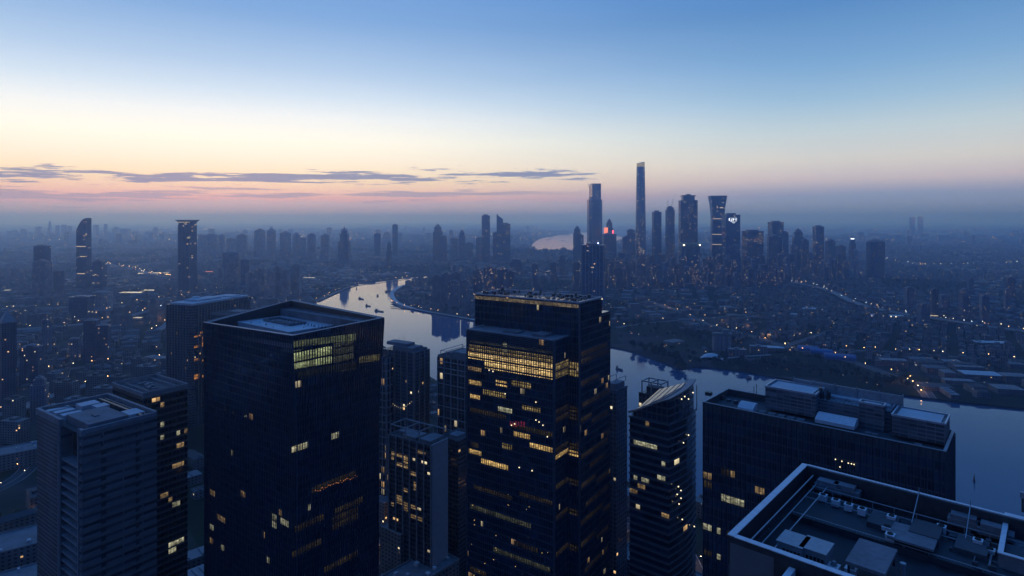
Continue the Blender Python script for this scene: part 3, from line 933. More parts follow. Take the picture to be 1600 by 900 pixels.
# paler blocks at the right edge
for i in range(13):
    px = R.uniform(1395, 1610); base = R.uniform(452, 512)
    dd = 285000 / (base - HY); p = atd(px, dd)
    if taken(p.x, p.y, 30) or min((p.x - a[0]) ** 2 + (p.y - a[1]) ** 2 for a in ROADPTS) < 40 ** 2: continue
    hh = R.uniform(55, 95)
    T(px, HY + (H - hh) / dd * F, R.uniform(26, 44) / dd * F, base, 'resi', R.choice(('resi_dark', 'resi')), 'dim apartment block in the estate towards the right edge', 'apartment block', 'apartment estate at the right edge', name='apartment_block')
for px, top in ((1425, 339), (1438, 338)):
    r, W, D, h = T(px, top, 9, 369, 'slab', 'tower_far', 'far tower outlined with white lights, one of a twin pair', 'office tower', 'twin lit towers far right', name='office_tower')
    mb = MB()
    for z in (.99, .9, .8, .65): mb.box(-W / 2, -D / 2 - 1, h * z, W / 2, -D / 2, h * z + 5)
    mb.build('light_band', M['glow_line'], r)
# faint silhouettes at the horizon
for i, (px, top, wd, st) in enumerate([(15, 361, 8, 'slab'), (37, 358, 10, 'slab'), (78, 343.5, 6, 'spire'), (62, 354, 8, 'slab'), (90, 352, 7, 'slab'), (100, 351, 9, 'slab'), (109, 353, 7, 'slab'), (150, 351, 9, 'slab'), (165, 350, 6, 'slab'),
                                       (182, 354, 14, 'step'), (196, 357, 16, 'slab'), (212, 361, 14, 'step'), (232, 362, 12, 'slab'), (248, 364, 12, 'slab'), (163, 375, 12, 'step'), (210, 374, 18, 'slab')]):
    base = 372 if i < 14 else 385
    T(px, top, wd, base, st, 'tower_far', 'faint far tower on the hazy horizon at the left', 'tower', 'faint towers on the left horizon')
for i in range(70):
    px = R.uniform(0, 1600); base = R.uniform(362, 386)
    dd = 285000 / (base - HY); p = atd(px, dd)
    if near_water(p.x, p.y, 250) or taken(p.x, p.y, 60): continue
    hh = R.uniform(60, 150) * (1.25 if px < 1000 else .9)
    T(px, HY + (H - hh) / dd * F, R.uniform(45, 110) / dd * F, base, R.choice(('slab', 'slab', 'step', 'resi')), 'tower_far', 'small faint tower far out in the haze', 'tower', 'small faint towers in the far haze')

# ---------------------------------------------------------------- the near towers
class Hero:
    """a near building: local x runs away to the right, local y away to the left, the near corner is the origin"""
    def __init__(s, px, py, z, theta, pxl, pxr, name, label, cat, W=None, L=None, group=None):
        th = math.radians(theta)
        s.u = Vector((math.sin(th), math.cos(th), 0)); s.v = Vector((-math.cos(th), math.sin(th), 0))
        s.o = at(px, py, z); s.z = z
        s.root = empty(name, (s.o.x, s.o.y, 0), math.pi / 2 - th, label, cat, group)
        s.W = W or s.run(s.u, pxr); s.L = L or s.run(s.v, pxl)
        c = s.o + s.u * s.W / 2 + s.v * s.L / 2
        HEROZONE.append((c.x, c.y, math.hypot(s.W, s.L) / 2))

    def run(s, d, px):
        k = (px - 800) / F
        return (k * s.o.y - s.o.x) / (d.x - k * d.y)

    def loc(s, p):
        q = Vector(p) - Vector((s.o.x, s.o.y, 0))
        return Vector((q.dot(s.u), q.dot(s.v), q.z))

    def deck(s, px, py, z):
        return s.loc(at(px, py, z))

    def on(s, face, px, py, pos=0.0):
        """where the ray through (px, py) meets a wall: face 'R' is the plane y = pos, 'L' the plane x = pos; returns (along, height)"""
        ray = Vector(((px - 800) / F, 1.0, -(py - HY) / F))
        nrm, org = (s.v, s.o + s.v * pos) if face == 'R' else (s.u, s.o + s.u * pos)
        t = (org.x * nrm.x + org.y * nrm.y) / (ray.x * nrm.x + ray.y * nrm.y)
        p = Vector((ray.x * t, ray.y * t, H + ray.z * t))
        q = s.loc(p)
        return (q.x if face == 'R' else q.y), p.z

    def build(s, mb, name, mats, label=None):
        return mb.build(name, mats, s.root, label)


def wallquad(mb, face, a0, a1, z0, z1, pos=0.0, out=.04, m=0):
    if face == 'R':
        y = pos - out
        mb.face([(a0, y, z0), (a1, y, z0), (a1, y, z1), (a0, y, z1)], [(a0, z0), (a1, z0), (a1, z1), (a0, z1)], m)
    else:
        x = pos - out
        mb.face([(x, a1, z0), (x, a0, z0), (x, a0, z1), (x, a1, z1)], [(-a1, z0), (-a0, z0), (-a0, z1), (-a1, z1)], m)


def lit(hb, face, boxes, mat, bay, floor, pos=0.0, out=.04, name='lit_window'):
    posf = pos if callable(pos) else (lambda a: pos)
    """rooms with their lamps on, snapped to the bays and floors of the wall"""
    for (x0, y0, x1, y1) in boxes:
        ym = (y0 + y1) / 2
        pos = posf(0)
        for _ in range(3): pos = posf(hb.on(face, (x0 + x1) / 2, ym, pos)[0])
        a = sorted((hb.on(face, x0, ym, pos)[0], hb.on(face, x1, ym, pos)[0]))
        z1 = hb.on(face, (x0 + x1) / 2, y0, pos)[1]; z0 = hb.on(face, (x0 + x1) / 2, y1, pos)[1]
        a0 = round(a[0] / bay) * bay; a1 = max(a0 + bay, round(a[1] / bay) * bay)
        k0 = round(z0 / floor) * floor; k1 = max(k0 + floor, round(z1 / floor) * floor)
        lim = hb.W if face == 'R' else hb.L
        a0, a1 = max(a0, .1), min(a1, lim - .1)
        if a1 <= a0: continue
        mb = MB(); wallquad(mb, face, a0 + .1, a1 - .1, k0 + .7, k1 - .25, pos, out)
        hb.build(mb, name, mat)


def fins(mb, face, a0, a1, z0, z1, step, dep, wd, pos=0.0, m=0):
    k = math.ceil(a0 / step)
    while k * step <= a1 + .01:
        c = k * step
        if face == 'R': mb.box(c - wd / 2, pos - dep, z0, c + wd / 2, pos - .01, z1, m)
        else: mb.box(pos - dep, c - wd / 2, z0, pos - .01, c + wd / 2, z1, m)
        k += 1


def bands(mb, face, a0, a1, z0, z1, step, dep, hg, pos=0.0, m=0):
    z = math.ceil(z0 / step) * step
    while z < z1:
        if face == 'R': mb.box(a0, pos - dep, z - hg / 2, a1, pos - .012, z + hg / 2, m)
        else: mb.box(pos - dep, a0, z - hg / 2, pos - .012, a1, z + hg / 2, m)
        z += step


def parapet(mb, W, L, z0, z1, th, x0=0, y0=0, m=0):
    mb.box(x0, y0, z0, W, y0 + th, z1, m); mb.box(x0, L - th, z0, W, L, z1, m)
    mb.box(x0, y0 + th, z0, x0 + th, L - th, z1, m); mb.box(W - th, y0 + th, z0, W, L - th, z1, m)


room_cool = room('room_cool', (150, 165, 110), (228, 232, 178), .62)
room_warm = room('room_warm', (214, 150, 70), (255, 226, 150), .95, bay=1.5)
room_amber = room('room_amber', (150, 110, 65), (255, 218, 155), .42)
room_dim = room('room_dim', (90, 95, 80), (150, 150, 115), .22)
room_white = room('room_white', (150, 150, 120), (250, 246, 205), .65)
room_dots = lamp('ceiling_spot', lin(255, 236, 190), 2.0)

# ---- glass tower with the lit top corner, left of the centre
m_curtain = facade('dark_curtain_wall', (.032, .045, .070), (.022, .038, .066), 1.6, 4.0, .86, .80, .0015, .4, .5, rough=.07, run=2.0, wrough=.3, clump=1)
B = Hero(457, 527, 242.0, 38, 318, 600, 'glass_tower', 'big dark glass tower left of centre with pale sunken roof and a lit top corner', 'skyscraper')
W, L, z1, FL, ZF = B.W, B.L, 242.0, 3.2, 190.0
base = [(FL, 1.0), (W - FL, 1.0), (W - FL, L - 1.0), (.5, L - .6)]
topp = [(0, 0), (W, 0), (W, L), (0, L)]
mb = MB()
mb.prism(base, 0, ZF, top=False)
zt = [z1 + .6, z1 + 2.2, z1 + 4.8, z1 - 2.4]          # the parapet rises and falls gently
mb.prism(base, ZF, z1, poly1=topp, zt=zt, top=False)
B.build(mb, 'curtain_wall', m_curtain)
mb = MB()                                       # vertical fins following the outward lean
for face, n_ in (('R', int(W / 1.55)), ('L', int(L / 1.55))):
    for i in range(n_ + 1):
        f_ = i / n_
        if face == 'R':
            b0 = Vector((FL + (W - 2 * FL) * f_, .75, 0)); b1 = Vector((W * f_, -.25, 0)); zz = zt[0] + (zt[1] - zt[0]) * f_
        else:
            b0 = Vector((FL - .25 + (.5 - FL) * f_, 1.0 + (L - 1.6) * f_, 0)); b1 = Vector((-.25, L * f_, 0)); zz = zt[0] + (zt[3] - zt[0]) * f_
        mb.bar((b0.x, b0.y, 0), (b0.x, b0.y, ZF), .16 if face == 'R' else .5, .5 if face == 'R' else .16)
        mb.bar((b0.x, b0.y, ZF), (b1.x, b1.y, zz - .3), .16 if face == 'R' else .5, .5 if face == 'R' else .16)
B.build(mb, 'fins', M['fin'])
mb = MB()                                       # parapet: inner lining and coping
TH = 2.2
inn = [(TH, TH), (W - TH, TH), (W - TH, L - TH), (TH, L - TH)]
for i in range(4):
    j = (i + 1) % 4
    N = 10
    for q in range(N):
        f0, f1 = q / N, (q + 1) / N
        a, b2 = Vector(topp[i]).lerp(Vector(topp[j]), f0), Vector(topp[i]).lerp(Vector(topp[j]), f1)
        c, d = Vector(inn[i]).lerp(Vector(inn[j]), f0), Vector(inn[i]).lerp(Vector(inn[j]), f1)
        h0 = zt[i] + (zt[j] - zt[i]) * f0; h1 = zt[i] + (zt[j] - zt[i]) * f1
        mb.face([(a.x, a.y, h0), (b2.x, b2.y, h1), (d.x, d.y, h1 + .1), (c.x, c.y, h0 + .1)], None, 0)
        mb.face([(d.x, d.y, h1 + .1), (d.x, d.y, 232.5), (c.x, c.y, 232.5), (c.x, c.y, h0 + .1)], None, 1)
        mb.bar((a.x, a.y, h0 + .2), (b2.x, b2.y, h1 + .2), .5, .3, 0)
B.build(mb, 'parapet', [M['grey_metal'], M['dark_metal']])
mb = MB(); mb.face([(2, 1.5, 232.3), (W - 2, 1.5, 232.3), (W - 2, L - 1.5, 232.3), (2, L - 1.5, 232.3)])
B.build(mb, 'roof_well', M['roof_dark'])
mb = MB()
qa, qb = B.deck(372, 504, 238), B.deck(522, 509, 238)
x0, y0, x1, y1 = qa.x, qb.y, qb.x, qa.y
mb.box(x0, y0, 232.4, x1, y1, 238.0, 0)
parapet(mb, x1 + .3, y1 + .3, 238.0, 238.6, .5, x0 - .3, y0 - .3)
B.build(mb, 'roof_deck', M['roof_pale'])
mb = MB()
parapet(mb, x1 - 6, y1 - 7, 238.02, 239.3, .8, x0 + (x1 - x0) * .42, y0 + (y1 - y0) * .34)
mb.box(x0 + (x1 - x0) * .55, y0 + (y1 - y0) * .45, 238.02, x1 - 10, y1 - 12, 238.9)
B.build(mb, 'roof_hatch', M['roof_grey'])
mb = MB()
mb.box(W * .80, 6, 232.4, W * .94, L - 5, 242.0); parapet(mb, W * .94, L - 5, 242.0, 242.8, .5, W * .80, 6)
B.build(mb, 'walkway', M['roof_grey'])
mb = MB()
for i in range(16): mb.cyl(R.uniform(x0 + 1, x1 - 1), R.uniform(y0 + 1, y1 - 1), 238.02, 238.5, R.uniform(.15, .4), n=6)
for i in range(26): mb.bar((W * .64, L * (i + .5) / 27, 232.4), (W * .64, L * (i + .5) / 27, 239.5), .3)
B.build(mb, 'roof_vents', M['dark_metal'])
# lit top floors follow the leaning wall


def flarequad(hb, face, px0, py0, px1, py1, mat, name='lit_window', py0b=None, py1b=None):
    """a lit pane field on the leaning wall, given by the photo columns of its ends and heights at each end"""
    def solve(px, py):
        # the wall leans: march the outward offset until it agrees with the height
        pos = 0.0
        for _ in range(12):
            a, z = hb.on(face, px, py, pos)
            pos = 1.0 * max(0.0, min(1.0, (z1 - z) / (z1 - ZF)))
        return a, z, pos
    P = [solve(px0, py1b or py1), solve(px1, py1), solve(px1, py0), solve(px0, py0b or py0)]
    mb = MB(); pts = []; uvs = []
    for a, z, pos in P:
        pts.append((a, pos - .08, z) if face == 'R' else (pos - .08, a, z)); uvs.append((a, z))
    mb.face(pts, uvs)
    hb.build(mb, name, mat)


room_b = room('room_top_corner', (150, 168, 108), (226, 234, 176), .62, bay=1.55, floor=5.2, mull=.25)
room_b2 = room('room_top_row', (110, 125, 90), (170, 176, 130), .26, bay=1.55, floor=30, mull=.3)
flarequad(B, 'R', 459, 541, 518, 567, room_b, py0b=547.5, py1b=577)
flarequad(B, 'R', 458, 521, 556, 531, room_b2, py0b=533, py1b=543)
flarequad(B, 'R', 520, 531, 552, 563, room_dim, py0b=537, py1b=567)
flarequad(B, 'R', 560, 553, 594, 563, room('room_far_corner', (120, 110, 70), (190, 180, 120), .3, bay=1.55, floor=9, mull=.3), py0b=557, py1b=568)
flarequad(B, 'R', 466, 565, 556, 577, room('room_slot', (80, 82, 70), (130, 128, 100), .10, bay=1.55, floor=4, mull=.3), py0b=580, py1b=590)
louv = plain('louvre', (.30, .33, .38), .4, .3)
mb = MB()                                       # open louvres under the left parapet catch the sky
for i in range(int(L / 1.55)):
    f_ = (i + .5) / (L / 1.55)
    zz = zt[0] + (zt[3] - zt[0]) * f_
    mb.box(-.1, L * f_ - .28, zz - 6.2, .02 + .35, L * f_ + .28, zz - 3.9); mb.box(-.06 + .25, L * f_ - .28, zz - 8.6, .55, L * f_ + .28, zz - 6.8)
B.build(mb, 'louvres', louv)
BL = lambda a: FL - (FL - .5) * a / B.L - .1
lit(B, 'L', [(378, 576, 382, 584), (346, 626, 352, 638), (378, 624, 384, 636), (358, 632, 367, 644), (374, 640, 386, 652), (361, 707, 365, 718), (434, 605, 440, 616),
             (345, 853, 350, 863), (424, 808, 433, 822), (438, 816, 450, 828), (415, 868, 421, 878), (328, 820, 334, 828)], room_white, 1.55, 4.0, BL, .05)
lit(B, 'L', [(328, 766, 336, 778), (436, 795, 441, 804), (340, 806, 352, 818), (420, 606, 428, 608), (377, 770, 384, 776)], room_amber, 1.55, 4.0, BL, .05)
lit(B, 'R', [(474, 597, 495, 605), (456, 700, 478, 710)], room_amber, 1.55, 4.0, 1.0, .05)
lit(B, 'R', [(456, 696, 480, 708), (518, 684, 531, 688), (480, 792, 486, 800)], room_white, 1.55, 4.0, 1.0, .05)
room_mesh = room('room_low', (90, 80, 45), (170, 145, 90), .12, bay=1.55, mull=.3)
lit(B, 'R', [(487, 752, 530, 768), (531, 742, 556, 754), (460, 818, 505, 828), (516, 800, 560, 818), (505, 868, 560, 880), (456, 852, 500, 862), (520, 792, 566, 800)], room_mesh, 1.55, 4.0, 1.0, .05)
for pts in ([(422, 601), (426, 604), (431, 606), (436, 607), (440, 609), (447, 606)],):
    for px, py in pts:
        a, z = B.on('L', px, py, 1.6); mb = MB(); mb.blob((BL(a) - .3, a, z), .35); B.build(mb, 'ceiling_lamp', room_dots)
mb = MB()
for i in range(26):
    px = 492 + i * 2.6; a, z = B.on('R', px, 767 - i * .95 + R.uniform(-2, 2), 1.0); mb.blob((a, .6, z), R.uniform(.15, .38))
B.build(mb, 'string_lights', lamp('string_light', lin(255, 160, 85), .5))
a, z = B.on('L', 404, 626, 1.6); mb = MB(); mb.blob((BL(a) - .3, a, z), .3); B.build(mb, 'warning_lamp', M['lamp_red'])

# ---- grey banded tower at the lower left, with its annexe
m_band = facade('grey_stone_wall', (.16, .16, .17), (.09, .09, .10), 9.0, 4.2, .93, .34, .0, .5, .5, wrough=.7)
m_stone2 = facade('grey_panel_wall', (.15, .15, .16), (.05, .055, .065), 1.5, 2.1, .5, .45, .0, .5, .5, wrough=.7)
A = Hero(128, 672, 200.0, 35, 58, 245, 'grey_tower', 'grey stone tower at the lower left with ribbed bands and an open slot of balconies', 'office tower')
W, L, z1 = A.W, A.L, 200.0
sl0, sl1 = .06 * L, .44 * L                           # the balcony slot cut in the left face
mb = MB()
mb.prism([(0, 0), (W, 0), (W, L), (0, L), (0, sl1), (5.5, sl1), (5.5, sl0), (0, sl0)], 0, z1 - 3.0)
A.build(mb, 'wall', [m_band])
mb = MB(); wallquad(mb, 'L', sl1 + .2, L - .2, 0, z1 - 2, 0, .05); A.build(mb, 'side_wall', m_stone2)
mb = MB()
bands(mb, 'R', -.1, W, 1, z1 - 1, 4.2, .55, 1.5)
bands(mb, 'R', W * .03, W * .97, 1, z1 - 14, 8.4, .7, .35)
bands(mb, 'L', -.1, sl0, 1, z1 - 1, 4.2, .45, 1.3)
bands(mb, 'L', sl1, L, 1, z1 - 16, 4.2, .25, .5)
A.build(mb, 'stone_bands', M['stone'])
mb = MB()
for a in (.24, .70): mb.box(W * a, -.48, 0, W * a + .5, -.02, z1 - 5)
for k in range(46):                                 # small recessed openings beside the pilasters
    z = 4.2 * k + 1.0
    if z < z1 - 12:
        mb.box(W * .255, -.52, z, W * .30, -.46, z + 2.2); mb.box(W * .71, -.52, z, W * .745, -.46, z + 2.2)
A.build(mb, 'pilasters', M['dark_metal'])
mb = MB()
z = 4.2
while z < z1 - 16:
    mb.box(.2, sl0 + .05, z - .45, 5.4, sl1 - .05, z + .45); z += 4.2
A.build(mb, 'balconies', M['concrete'])
mb = MB(); mb.box(5.3, sl0 + .1, 0, 5.48, sl1 - .1, z1 - 4); A.build(mb, 'slot_glass', M['black'])
mb = MB()
for a, b2 in ((sl1, 1.0), (sl1 + 2.0, .6), (sl0 - 1.0, 1.0)): mb.box(-.75, a, 0, 0, a + b2, z1 + .2)
mb.box(-.5, -.6, z1 - 3.0, 1.0, sl0, z1); mb.box(-.5, sl1, z1 - 3.0, 1.0, L + .4, z1 + .3)
mb.box(1.0, L - 1, z1 - 3.0, W, L + .4, z1 + .3); mb.box(W - 1, 0, z1 - 3.0, W + .2, L - 1, z1 + .3); mb.box(1, -.5, z1 - 3.0, W, .6, z1)
A.build(mb, 'parapet', M['concrete'])
mb = MB(); mb.face([(.5, .5, z1 - 2.9), (W - .5, .5, z1 - 2.9), (W - .5, L - .5, z1 - 2.9), (.5, L - .5, z1 - 2.9)]); A.build(mb, 'roof', M['roof_dark'])
mb = MB()
mb.box(3.5, 2.2, z1 - 2.8, W * .62, L * .50, z1 + 1.2); mb.box(W * .30, L * .22, z1 + 1.2, W * .36, L * .30, z1 + 1.7)
A.build(mb, 'plant_room', M['roof_grey'])
mb = MB()
for i, (a, c, e, f_, g) in enumerate([(.40, .66, .66, .80, 2.2), (.52, .52, .70, .64, 2.0), (.70, .12, .92, .30, .6), (.10, .56, .36, .64, .9), (.08, .70, .34, .78, .9), (.06, .84, .36, .91, .6)]):
    mb.box(W * a, L * c, z1 - 2.8, W * e, L * f_, z1 + g - 1)
mb.pieces('roof_plant', M['roof_pale'], A.root)
mb = MB()
for i in range(14):
    mb.cyl(W * R.uniform(.30, .60), L * R.uniform(.52, .62), z1 - 2.8, z1 - .3, R.uniform(.4, .9), n=8)
mb.bar((W * .1, L * .95, z1), (W * .96, L * .62, z1 - 1), .35); mb.box(W * .80, L * .05, z1 - 2.8, W * .84, L * .95, z1 - .5); mb.box(W * .88, L * .05, z1 - 2.8, W * .90, L * .95, z1 - .8)
for i in range(10): mb.bar((W * (.08 + i * .09), L - .4, z1), (W * (.08 + i * .09), L - .4, z1 + 1.6), .15)
A.build(mb, 'roof_pipes', M['dark_metal'])
for (bx, face) in (((92, 822, 100, 834), 'L'),): pass

m_annex = facade('annexe_wall', (.07, .065, .06), (.010, .014, .02), 2.4, 4.0, .9, .58, .012, .9, .5, rough=.1, run=2.0)
A2 = Hero(224, 614, 196.0, 35, 176, 293, 'annexe_tower', 'dark glass tower joined behind the grey banded one, with warm lit rooms', 'office tower')
W, L, z1 = A2.W, A2.L, 196.0
mb = MB(); mb.prism([(0, 0), (W, 0), (W, L), (0, L)], 0, z1 - 2); A2.build(mb, 'curtain_wall', m_annex)
mb = MB(); bands(mb, 'R', -.1, W, 1, z1 - 12, 4.0, .35, .5); bands(mb, 'L', -.1, L, 1, z1 - 12, 4.0, .35, .5); A2.build(mb, 'floor_bands', M['fin'])
mb = MB(); parapet(mb, W + .4, L + .4, z1 - 2.5, z1, .7, -.4, -.4); parapet(mb, W - 5, L - 5, z1 - 2, z1 - .6, .5, 5, 5); mb.box(-.5, -.5, z1 - 3.4, W + .5, 0, z1 - 2.6); A2.build(mb, 'parapet', M['concrete'])
mb = MB(); mb.face([(0, 0, z1 - 1.95), (W, 0, z1 - 1.95), (W, L, z1 - 1.95), (0, L, z1 - 1.95)]); A2.build(mb, 'roof', plain('roof_brown', (.10, .085, .085), .85, var=.5, scale=.2))
mb = MB()
for i in range(12): mb.box(*(lambda x, y: (x, y, z1 - 1.9, x + R.uniform(1, 4), y + R.uniform(1, 4), z1 - R.uniform(.6, 1.4)))(R.uniform(6, W - 10), R.uniform(6, L - 10)))
mb.pieces('roof_plant', M['roof_grey'], A2.root)
lit(A2, 'R', [(275, 669, 284, 677), (272, 785, 283, 791), (263, 841, 285, 850), (262, 856, 276, 866), (249, 685, 254, 689), (250, 668, 254, 672)], room_white, 2.4, 4.0)
lit(A2, 'R', [(275, 700, 290, 704), (262, 780, 268, 784), (248, 636, 252, 640), (288, 676, 291, 682), (270, 722, 285, 728), (252, 777, 262, 782)], room_amber, 2.4, 4.0)

# ---- ribbed brown-lit tower behind, upper left of the big glass tower
m_rib = facade('ribbed_wall', (.11, .10, .105), (.012, .016, .024), 1.8, 3.8, .6, .6, .006, 1.0, .9, rough=.15, clump=1)
G = Hero(300, 478, 176.0, 20, 260, 392, 'ribbed_tower', 'tall ribbed tower with rows of orange windows behind the big glass tower', 'office tower')
W, L, z1 = G.W, G.L, 176.0
mb = MB(); mb.prism([(6, 0), (W, 0), (W, L), (0, L), (0, 6)], 0, z1); G.build(mb, 'wall', m_rib)
mb = MB(); fins(mb, 'R', 7, W, 0, z1, 5.4, 1.2, .8); fins(mb, 'L', 7, L, 0, z1, 5.4, 1.2, .8); G.build(mb, 'ribs', M['stone'])
mb = MB(); mb.box(3, 3, z1 + .02, W - 3, L - 3, z1 + 2.5); mb.box(W * .2, L * .3, z1 + 2.5, W * .6, L * .8, z1 + 5); mb.box(W * .7, L * .2, z1 + 2.5, W * .9, L * .5, z1 + 4); mb.pieces('roof_plant', M['roof_pale'], G.root)
mb = MB(); mb.cyl(W * .35, L * .72, z1 + 5, z1 + 7.5, 7, n=18, r1=5); G.build(mb, 'helipad', M['roof_pale'])
lit(G, 'R', [(303, 522, 313, 527), (315, 526, 326, 532), (304, 560, 312, 566), (314, 559, 326, 565), (303, 586, 312, 592), (315, 583, 326, 590), (315, 534, 326, 539), (313, 518, 326, 522), (303, 540, 312, 545)], room('room_orange', (230, 120, 40), (255, 190, 100), .7, bay=1.8), 1.8, 3.8)
G2 = Hero(378, 486, 172.0, 20, 330, 415, 'ribbed_tower', 'lower dark ribbed block joined to the right of the ribbed orange-windowed tower', 'office tower')
mb = MB(); mb.prism([(0, 0), (G2.W, 0), (G2.W, G2.L), (0, G2.L)], 0, 172 - 8); G2.build(mb, 'wall', m_rib)
mb = MB(); parapet(mb, G2.W, G2.L, 164, 167, 1, 0, 0); mb.box(G2.W * .3, G2.L * .3, 164.02, G2.W * .7, G2.L * .7, 168); G2.build(mb, 'parapet', M['stone'])

# ---- buildings between the two glass towers
m_dk = facade('residential_glass_wall', (.07, .08, .10), (.020, .032, .052), 3.0, 3.4, .6, .6, .014, 1.2, .6, rough=.12)
m_lat = facade('lattice_wall', (.06, .065, .075), (.010, .014, .022), 4.5, 7.2, .7, .8, .05, .5, .6, rough=.12)
S1 = Hero(647, 552, 170.0, 30, 597, 670, 'dark_tower', 'dark apartment tower with stepped roof in front of the river between the glass towers', 'apartment tower')
W, L, z1 = S1.W, S1.L, 170.0
mb = MB(); mb.prism([(0, 0), (W, 0), (W, L), (0, L)], 0, z1); S1.build(mb, 'wall', m_dk)
mb = MB(); fins(mb, 'R', 0, W, 0, z1, W / 3, .9, 1.4); fins(mb, 'L', 0, L, 0, z1, L / 5, .9, 1.4); S1.build(mb, 'ribs', M['stone'])
mb = MB(); mb.box(2, L * .1, z1 + .02, W * .8, L * .7, z1 + 4); mb.box(W * .2, L * .3, z1 + 4, W * .7, L * .95, z1 + 7); mb.box(W * .85, 1, z1 + .02, W - 1, L - 1, z1 + 2); mb.pieces('roof_plant', M['roof_grey'], S1.root)
mb = MB(); mb.bar((W * .4, L * .5, z1 + 7), (W * .4, L * .5, z1 + 13), .25); mb.bar((W * .7, L * .8, z1 + 4), (W * .7, L * .8, z1 + 9), .25); S1.build(mb, 'mast', M['dark_metal'])
mb = MB()
for i in range(12):
    a, z = S1.on('L', 612 + i * 2.9, 628 + 9 * math.sin(i / 3.4)); mb.blob((-.9, a, z), R.uniform(.15, .4))
S1.build(mb, 'wall_lamps', room_dots)
S2 = Hero(604, 560, 164.0, 30, 575, 613, 'lattice_tower', 'tower with an exposed grid of beams squeezed behind the big glass tower', 'office tower')
W, L, z1 = S2.W, S2.L, 164.0
mb = MB(); mb.prism([(0, 0), (W, 0), (W, L), (0, L)], 0, z1); S2.build(mb, 'wall', m_lat)
mb = MB(); fins(mb, 'R', 0, W, 0, z1, 4.5, 1.0, .6); fins(mb, 'L', 0, L, 0, z1, 4.5, 1.0, .6); bands(mb, 'R', 0, W, 0, z1, 7.2, .9, .6); bands(mb, 'L', 0, L, 0, z1, 7.2, .9, .6); S2.build(mb, 'beam_grid', M['concrete'])
S3 = Hero(738, 566, 166.0, 34, 684, 775, 'gridded_tower', 'blue-grey tower with a white grid facade tucked left of the central tower', 'office tower')
W, L, z1 = S3.W, S3.L, 166.0
mb = MB(); mb.prism([(0, 0), (W, 0), (W, L), (0, L)], 0, z1); S3.build(mb, 'wall', m_lat)
mb = MB(); fins(mb, 'L', 0, L, 0, z1, L / 5, .8, .7); bands(mb, 'L', 0, L, 0, z1 - 12, 10.8, .8, .6); bands(mb, 'L', 0, L, z1 - 12, z1, 6, .8, .8); S3.build(mb, 'beam_grid', M['grey_metal'])
mb = MB(); parapet(mb, W, L, z1 + .02, z1 + 2, .6); mb.box(W * .2, L * .2, z1 + .02, W * .8, L * .7, z1 + 5); mb.box(W * .3, L * .75, z1 + .02, W * .5, L * .9, z1 + 2.5); mb.pieces('roof_plant', M['roof_grey'], S3.root)
mb = MB()
for x in (.05, .95):
    for y in (.78, .95): mb.bar((W * x, L * y, z1), (W * x, L * y, z1 + 6), .5)
mb.bar((W * .05, L * .95, z1 + 6), (W * .95, L * .95, z1 + 6), .5); mb.bar((W * .05, L * .78, z1 + 6), (W * .95, L * .78, z1 + 6), .5); mb.bar((W * .05, L * .78, z1 + 6), (W * .05, L * .95, z1 + 6), .5); S3.build(mb, 'roof_frame', M['grey_metal'])
# lower block with the pale end wall and warm windows
S4 = Hero(674, 698, 118.0, 34, 608, 698, 'slab_block', 'mid-height block with a pale blank end wall and rows of warm windows', 'office block')
W, L, z1 = S4.W, S4.L, 118.0
m_s4 = facade('strip_window_wall', (.05, .052, .06), (.012, .016, .022), 3.2, 3.9, .8, .5, .02, 1.0, .8, rough=.12, run=2)
mb = MB(); mb.prism([(0, 0), (W, 0), (W, L), (0, L)], 0, z1); S4.build(mb, 'wall', m_s4)
mb = MB(); mb.box(-.3, -1.2, 0, W + .3, -.02, z1 + 1.5); S4.build(mb, 'end_wall', plain('end_wall', (.30, .28, .29), .8, var=.12, scale=.3))
mb = MB()
for f_ in (.0, .16, .32, .49, .65, .82, 1.0): mb.box(-1.1, L * f_ - .45, 0, -.02, L * f_ + .45, z1 + .8)
S4.build(mb, 'pilasters', M['concrete'])
mb = MB(); mb.box(1, 2, z1 + .02, W - 1, L * .3, z1 + 3.5); mb.box(2, L * .4, z1 + .02, W - 3, L * .72, z1 + 2.5); mb.box(W * .5, L * .75, z1 + .02, W - 1, L * .95, z1 + 1.5); parapet(mb, W, L, z1 + .02, z1 + 1.2, .5); mb.pieces('roof_plant', M['roof_grey'], S4.root)
mb = MB()
for y in (.3, .62, .98): mb.bar((1, L * y, z1), (1, L * y, z1 + 9), .7); mb.bar((W - 1, L * y, z1), (W - 1, L * y, z1 + 9), .7); mb.bar((1, L * y, z1 + 9), (W - 1, L * y, z1 + 9), .7)
mb.bar((1, L * .3, z1 + 9), (1, L * .98, z1 + 9), .8); mb.bar((W - 1, L * .02, z1 + 9), (W - 1, L * .98, z1 + 9), .9); S4.build(mb, 'roof_frame', M['concrete'])
lit(S4, 'L', [(612, 705, 618, 711), (620, 708, 628, 717), (630, 713, 638, 722), (612, 715, 617, 720), (640, 733, 649, 742), (620, 724, 628, 730), (630, 728, 638, 734), (629, 763, 639, 771), (650, 700, 661, 708), (655, 702, 664, 710),
              (620, 777, 628, 785), (630, 782, 639, 790), (641, 787, 650, 796), (620, 786, 628, 792), (630, 791, 638, 797), (642, 805, 650, 812), (651, 808, 660, 817), (611, 782, 616, 790), (646, 755, 650, 764)], room_amber, 3.2, 3.9)
S5 = Hero(716, 690, 112.0, 34, 690, 742, 'dark_block', 'dark narrow block right of the pale end wall, mostly behind the central tower', 'office block')
mb = MB(); mb.prism([(0, 0), (S5.W, 0), (S5.W, S5.L), (0, S5.L)], 0, 112); S5.build(mb, 'wall', m_s4)
mb = MB(); parapet(mb, S5.W, S5.L, 112.02, 113.5, .5); mb.box(3, 3, 112.02, S5.W * .6, S5.L * .7, 115); mb.pieces('roof_plant', M['roof_grey'], S5.root)

